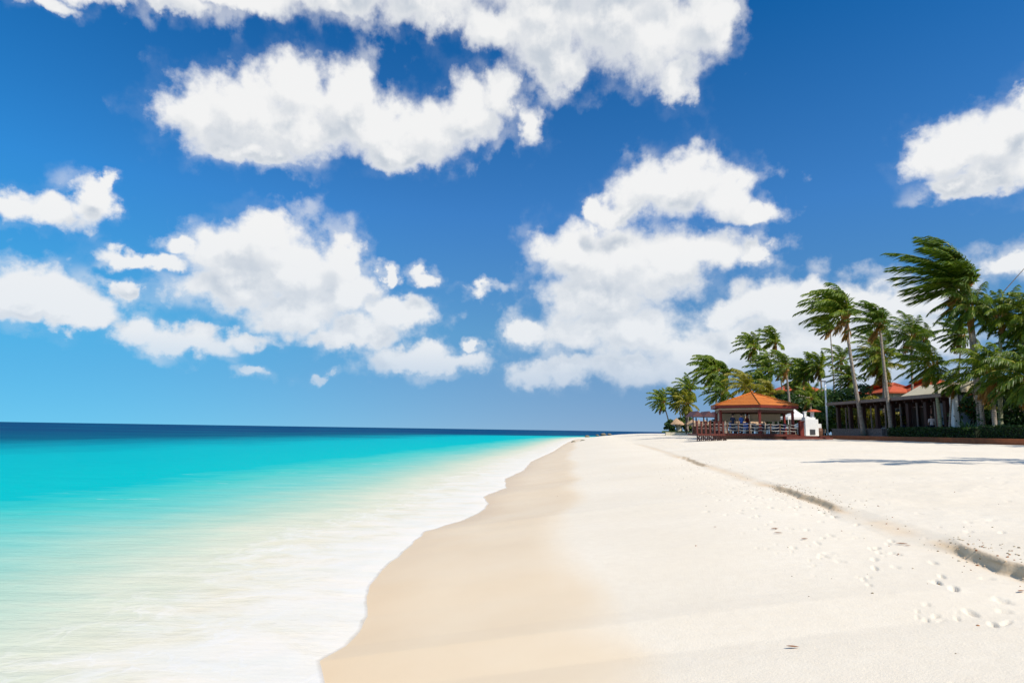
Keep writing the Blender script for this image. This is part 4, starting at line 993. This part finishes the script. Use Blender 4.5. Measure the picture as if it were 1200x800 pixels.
# red tiled houses behind the trees
def house(label, px0, px1, Y, z_eave_py, z_ridge_py, depth, m='redtile'):
    a = at(px0, z_eave_py, Y); c = at(px1, z_eave_py, Y); ridge = at(px0, z_ridge_py, Y + depth / 2).z; x0, x1 = a.x, c.x; ze = (a.z + c.z) / 2
    w = x1 - x0; e = empty('house', ((x0 + x1) / 2, Y + depth / 2, GZ), label, 'house', 'red roofed houses behind the palms'); H = ze - GZ; hr = max(ridge - ze, 1.)
    b = MB(); b.box((0, 0, H / 2), (w - .8, depth - .8, H)); b.build('wall', M['cream'], e)
    b = MB(); k = depth / 2 * .8; n = 8
    A = [(-w / 2, -depth / 2), (w / 2, -depth / 2), (w / 2, depth / 2), (-w / 2, depth / 2)]; rid = [(-w / 2 + k, 0), (w / 2 - k, 0)]
    V = [(x, y, H) for x, y in A] + [(x, y, H + hr) for x, y in rid] + [(x, y, H - .18) for x, y in A]
    b.add(V, [(0, 1, 5, 4), (2, 3, 4, 5), (1, 2, 5), (3, 0, 4), (6, 7, 1, 0), (7, 8, 2, 1), (8, 9, 3, 2), (9, 6, 0, 3), (9, 8, 7, 6)]); b.build('roof', M[m], e)
    for i in range(3):
        xx = -w / 2 + w * (i + .5) / 3; b = MB(); b.box((xx, -depth / 2 + .40, H * .62), (1.2, .1, 1.2)); f = b.build('window', M['brownwood'], e); b = MB(); b.box((xx, -depth / 2 + .335, H * .62), (1.0, .03, 1.0)); b.build('pane', M['glassdark'], f)
house('long house with red tiled hip roof showing between the palms', 917, 969, 108, 457, 449, 8)
house('house with red orange tiled roof above the pergola', 1042, 1086, 70, 459, 448, 8)
house('small house with red roof behind the cream gable', 1092, 1140, 66, 456, 442, 7)

# low maroon roofed bar by the huts
def bar_house():
    x0 = at(812, 505, 92).x; x1 = at(852, 505, 92).x; e = empty('beach_bar', ((x0 + x1) / 2, 94, 1.7), 'low open bar with zigzag maroon roof left behind the gazebo', 'building'); w = x1 - x0; z = at(820, 488, 92).z - 1.7
    b = MB(); n = 3
    for i in range(n):
        a = -w / 2 + w * i / n; c = a + w / n; m_ = (a + c) / 2
        b.add([(a, -2, z), (m_, -2, z + .85), (c, -2, z), (a, 2, z), (m_, 2, z + .85), (c, 2, z), (m_, -2, z - .02), (m_, 2, z - .02)], [(0, 1, 4, 3), (1, 2, 5, 4), (0, 2, 1), (3, 4, 5)])
    b.build('roof', M['maroon'], e)
    for i in range(n + 1):
        for sy in (-1.9, 1.9):
            b = MB(); b.box((min(max(-w / 2 + w * i / n, -w / 2 + .1), w / 2 - .1), sy, z / 2 - .06), (.16, .16, z)); b.build('post', M['darkwood'], e)
    b = MB(); b.box((0, .8, .55), (w * .7, .6, 1.1)); b.build('counter', M['brownwood'], e)
bar_house()

# ------------------------------------------------------------------ thatched huts and their wall
def palapa(label, px, Y, r, h, walls=False, name='palapa', z=None, group='thatched shelters'):
    random.seed(int(px)); z = 1.8 if z is None else z; x = at(px, 505, Y).x; e = empty(name, (x, Y, z), label, 'hut', group)
    b = MB(); n = 22; prof = [(r, h * .60), (r * 1.02, h * .64), (r * .72, h * .80), (r * .36, h * .93), (.06, h * 1.06), (.02, h * 1.14)]; V = []; Fs = []
    for (rr, zz) in prof:
        for k in range(n):
            a = 2 * math.pi * k / n; q = rr * (1 + random.uniform(-.05, .05)); V.append((math.cos(a) * q, math.sin(a) * q, zz - (random.uniform(0, .16) if rr >= r else 0)))
    for i in range(len(prof) - 1):
        for k in range(n): Fs.append((i * n + k, i * n + (k + 1) % n, (i + 1) * n + (k + 1) % n, (i + 1) * n + k))
    Fs.append(tuple(range(n))[::-1]); b.add(V, Fs); b.build('thatch', M['thatch'], e)
    b = MB(); b.tube([(0, 0, -.1), (0, 0, h * .9)], [.08, .07], 8); b.build('post', M['greywood'], e)
    if walls:
        b = MB(); b.box((.25 * r, -.1, h * .29), (r * .55, r * .6, h * .58)); b.build('booth', M['cream'], e)
palapa('larger thatched hut with pale booth under the leftmost palms', 793, 118, 1.45, 2.55, True)
palapa('second thatched hut just right of the palm cluster', 812, 117, 1.4, 2.4)
for i, (px, Y, lab) in enumerate([(819, 100, 'leftmost of the small thatched umbrellas beyond the side deck'), (826, 99, 'second small thatched umbrella beyond the side deck'), (833, 101, 'third small thatched umbrella beyond the side deck'), (840, 98, 'rightmost small thatched umbrella beyond the side deck')]):
    palapa(lab, px, Y, 1.15, 2.15, name='thatch_umbrella', z=1.62, group='small thatched umbrellas')
for i, (px, Y, lab) in enumerate([(862, 86, 'pale thatched umbrella glimpsed at the left through the gazebo'), (886, 88, 'pale thatched umbrella glimpsed behind the red front post'), (873, 84, 'pale thatched umbrella glimpsed in the middle of the gazebo')]):
    palapa(lab, px, Y, 1.5, 2.4, name='thatch_umbrella', z=1.7, group='umbrellas behind the gazebo')
A = at(780, 505, 110).x; B = at(816, 505, 110).x
b = MB(); b.box((0, 0, .22), (B - A, .35, .62)); o = b.build('retaining_wall', M['cream']); o.location = ((A + B) / 2, 110, 1.34); tag(o, 'low cream retaining wall in front of the thatched huts', 'wall')
b = MB(); V = [(A, 110.3), (A + 22, 110.3), (A + 22, 132), (A + 6.2, 132)]; b.add([(x, y, 1.78) for x, y in V] + [(x, y, 1.2) for x, y in V], [(0, 1, 2, 3)] + [((k + 1) % 4, k, 4 + k, 4 + (k + 1) % 4) for k in range(4)]); o = b.build('hut_terrace', M['soil']); tag(o, kind='structure')
b = MB()
for k in range(2600):
    x = random.uniform(A, B); y = random.uniform(110.3, 113); h = random.uniform(.12, .4); a = random.uniform(0, 6.28); w = .05
    b.add([(x - w * math.cos(a), y - w * math.sin(a), 1.78), (x + w * math.cos(a), y + w * math.sin(a), 1.78), (x + random.uniform(-.1, .05), y, 1.78 + h)], [(0, 1, 2)])
o = b.build('grass', M['grass']); tag(o, 'green grass strip along the top of the cream wall', 'grass', kind='stuff')

# ------------------------------------------------------------------ rocks at the far waterline
random.seed(3); ri = 0
def rock(label, px, py, z, w, sc=(1, .9, .5)):
    p = on_z(px, py, z); w *= .72; b = MB(); b.ball((0, 0, 0), w / 2, 0, 12, 8, .16, sc); o = b.build('beach_rock', M['rock'], None, True); o.location = (p.x, p.y, z + w * .06); tag(o, label, 'rock', 'rocks at the waterline')
    o.rotation_euler.z = random.uniform(0, 3)
for lab, px, py, z, w in [('large brown rock at the far tip of the beach', 707, 509.5, .3, 3.4), ('brown rock touching the right side of the large tip rock', 714, 509.3, .4, 2.6), ('small rock left of the large tip rock', 700, 510.2, .2, 2.0),
                          ('dark low rock lying out in the water before the tip', 688, 511.6, .1, 2.2), ('mossy flat rock on the near waterline', 683, 517.5, .12, 1.5), ('dark round stone right of the mossy flat rock', 693, 517.3, .2, .9), ('small dark stone furthest right in the near row', 697, 517.0, .25, .7), ('pale flat stone furthest left in the near row', 672, 518.2, .06, 1.1)]:
    rock(lab, px, py, z, w)

# ------------------------------------------------------------------ litter on the sand
def sand_point(px, py):
    z = .8
    for _ in range(8):
        p = on_z(px, py, z); z = ground_z(p.x, p.y)
    return p
def dry_leaf(label, px, py, L, a):
    p = sand_point(px, py); b = MB(); n = 7; V = []; 
    for i in range(n):
        t = i / (n - 1); w = L * .16 * math.sin(math.pi * (t * .92 + .04)) ; z = .012 + .035 * L * 4 * (t - .5) ** 2
        V += [(L * (t - .5), -w, z + w * .5), (L * (t - .5), 0, z), (L * (t - .5), w, z + w * .4)]
    b.add(V, [(i * 3 + j, i * 3 + j + 1, i * 3 + j + 4, i * 3 + j + 3) for i in range(n - 1) for j in range(2)])
    o = b.build('dry_leaf', M['dryleaf'], None, True); o.location = p; o.rotation_euler.z = a; tag(o, label, 'leaf', 'dry leaves on the sand')
for lab, px, py, L, a in [('curled brown leaf alone on the open sand near the bottom', 929, 759.5, .085, -.2), ('reddish leaf lying just under the sand step', 1057, 638, .12, -.3), ('reddish leaf at the right edge below the sand step', 1197, 694, .08, .3), ('brown leaf right of the reddish one under the step', 1064, 640, .06, -.3),
                          ('small orange leaf among the trampled sand', 908, 620, .11, .2), ('orange brown leaf left of the trampled patch', 912, 625, .10, -.4), ('brown leaf at the lower edge of the trampled sand', 943, 632, .1, .3), ('tiny dark leaf on open sand left of the footprints', 838, 618, .05, .2)]:
    dry_leaf(lab, px, py, L, a)
# crumbs of sand, shell and weed along the step
def crumbs():
    random.seed(21); b = MB()
    for i in range(520):
        y = random.choice([random.uniform(3.5, 7), random.uniform(9.5, 14), random.uniform(4, 28)]); am = scarp_amp(np.array([y]))[0]
        if am < .06 and random.random() < .8: continue
        off = abs(random.gauss(0, .22)); top = random.random() < .72
        x = A0 + A1 * y + SC_D - float(scarp_off(np.array([y]))[0]) + (off if top else -off * .6); r = random.uniform(.003, .011)
        b.ball((x, y, ground_z(x, y) + r * .3), r, random.choice([0, 0, 0, 1, 2]), 5, 4, .25, (1.3, 1, .7))
    for i in range(130):
        y = random.uniform(4, 24); x = A0 + A1 * y + SC_D + random.gauss(-.4, 1.4); r = random.uniform(.003, .009)
        b.ball((x, y, ground_z(x, y) + r * .3), r, random.choice([0, 0, 1, 2]), 5, 4, .25, (1.4, 1, .7))
    o = b.build('beach_litter', [M['crumb'], M['weed'], M['dryleaf']]); tag(o, 'scattered crumbs of sand and dry weed along the sand step', 'litter', kind='stuff')
M['crumb'] = mat('sand_crumb', (.55, .45, .32), .95, .3, 20); M['weed'] = mat('dry_weed', (.26, .20, .12), .95, .4, 20)
crumbs()
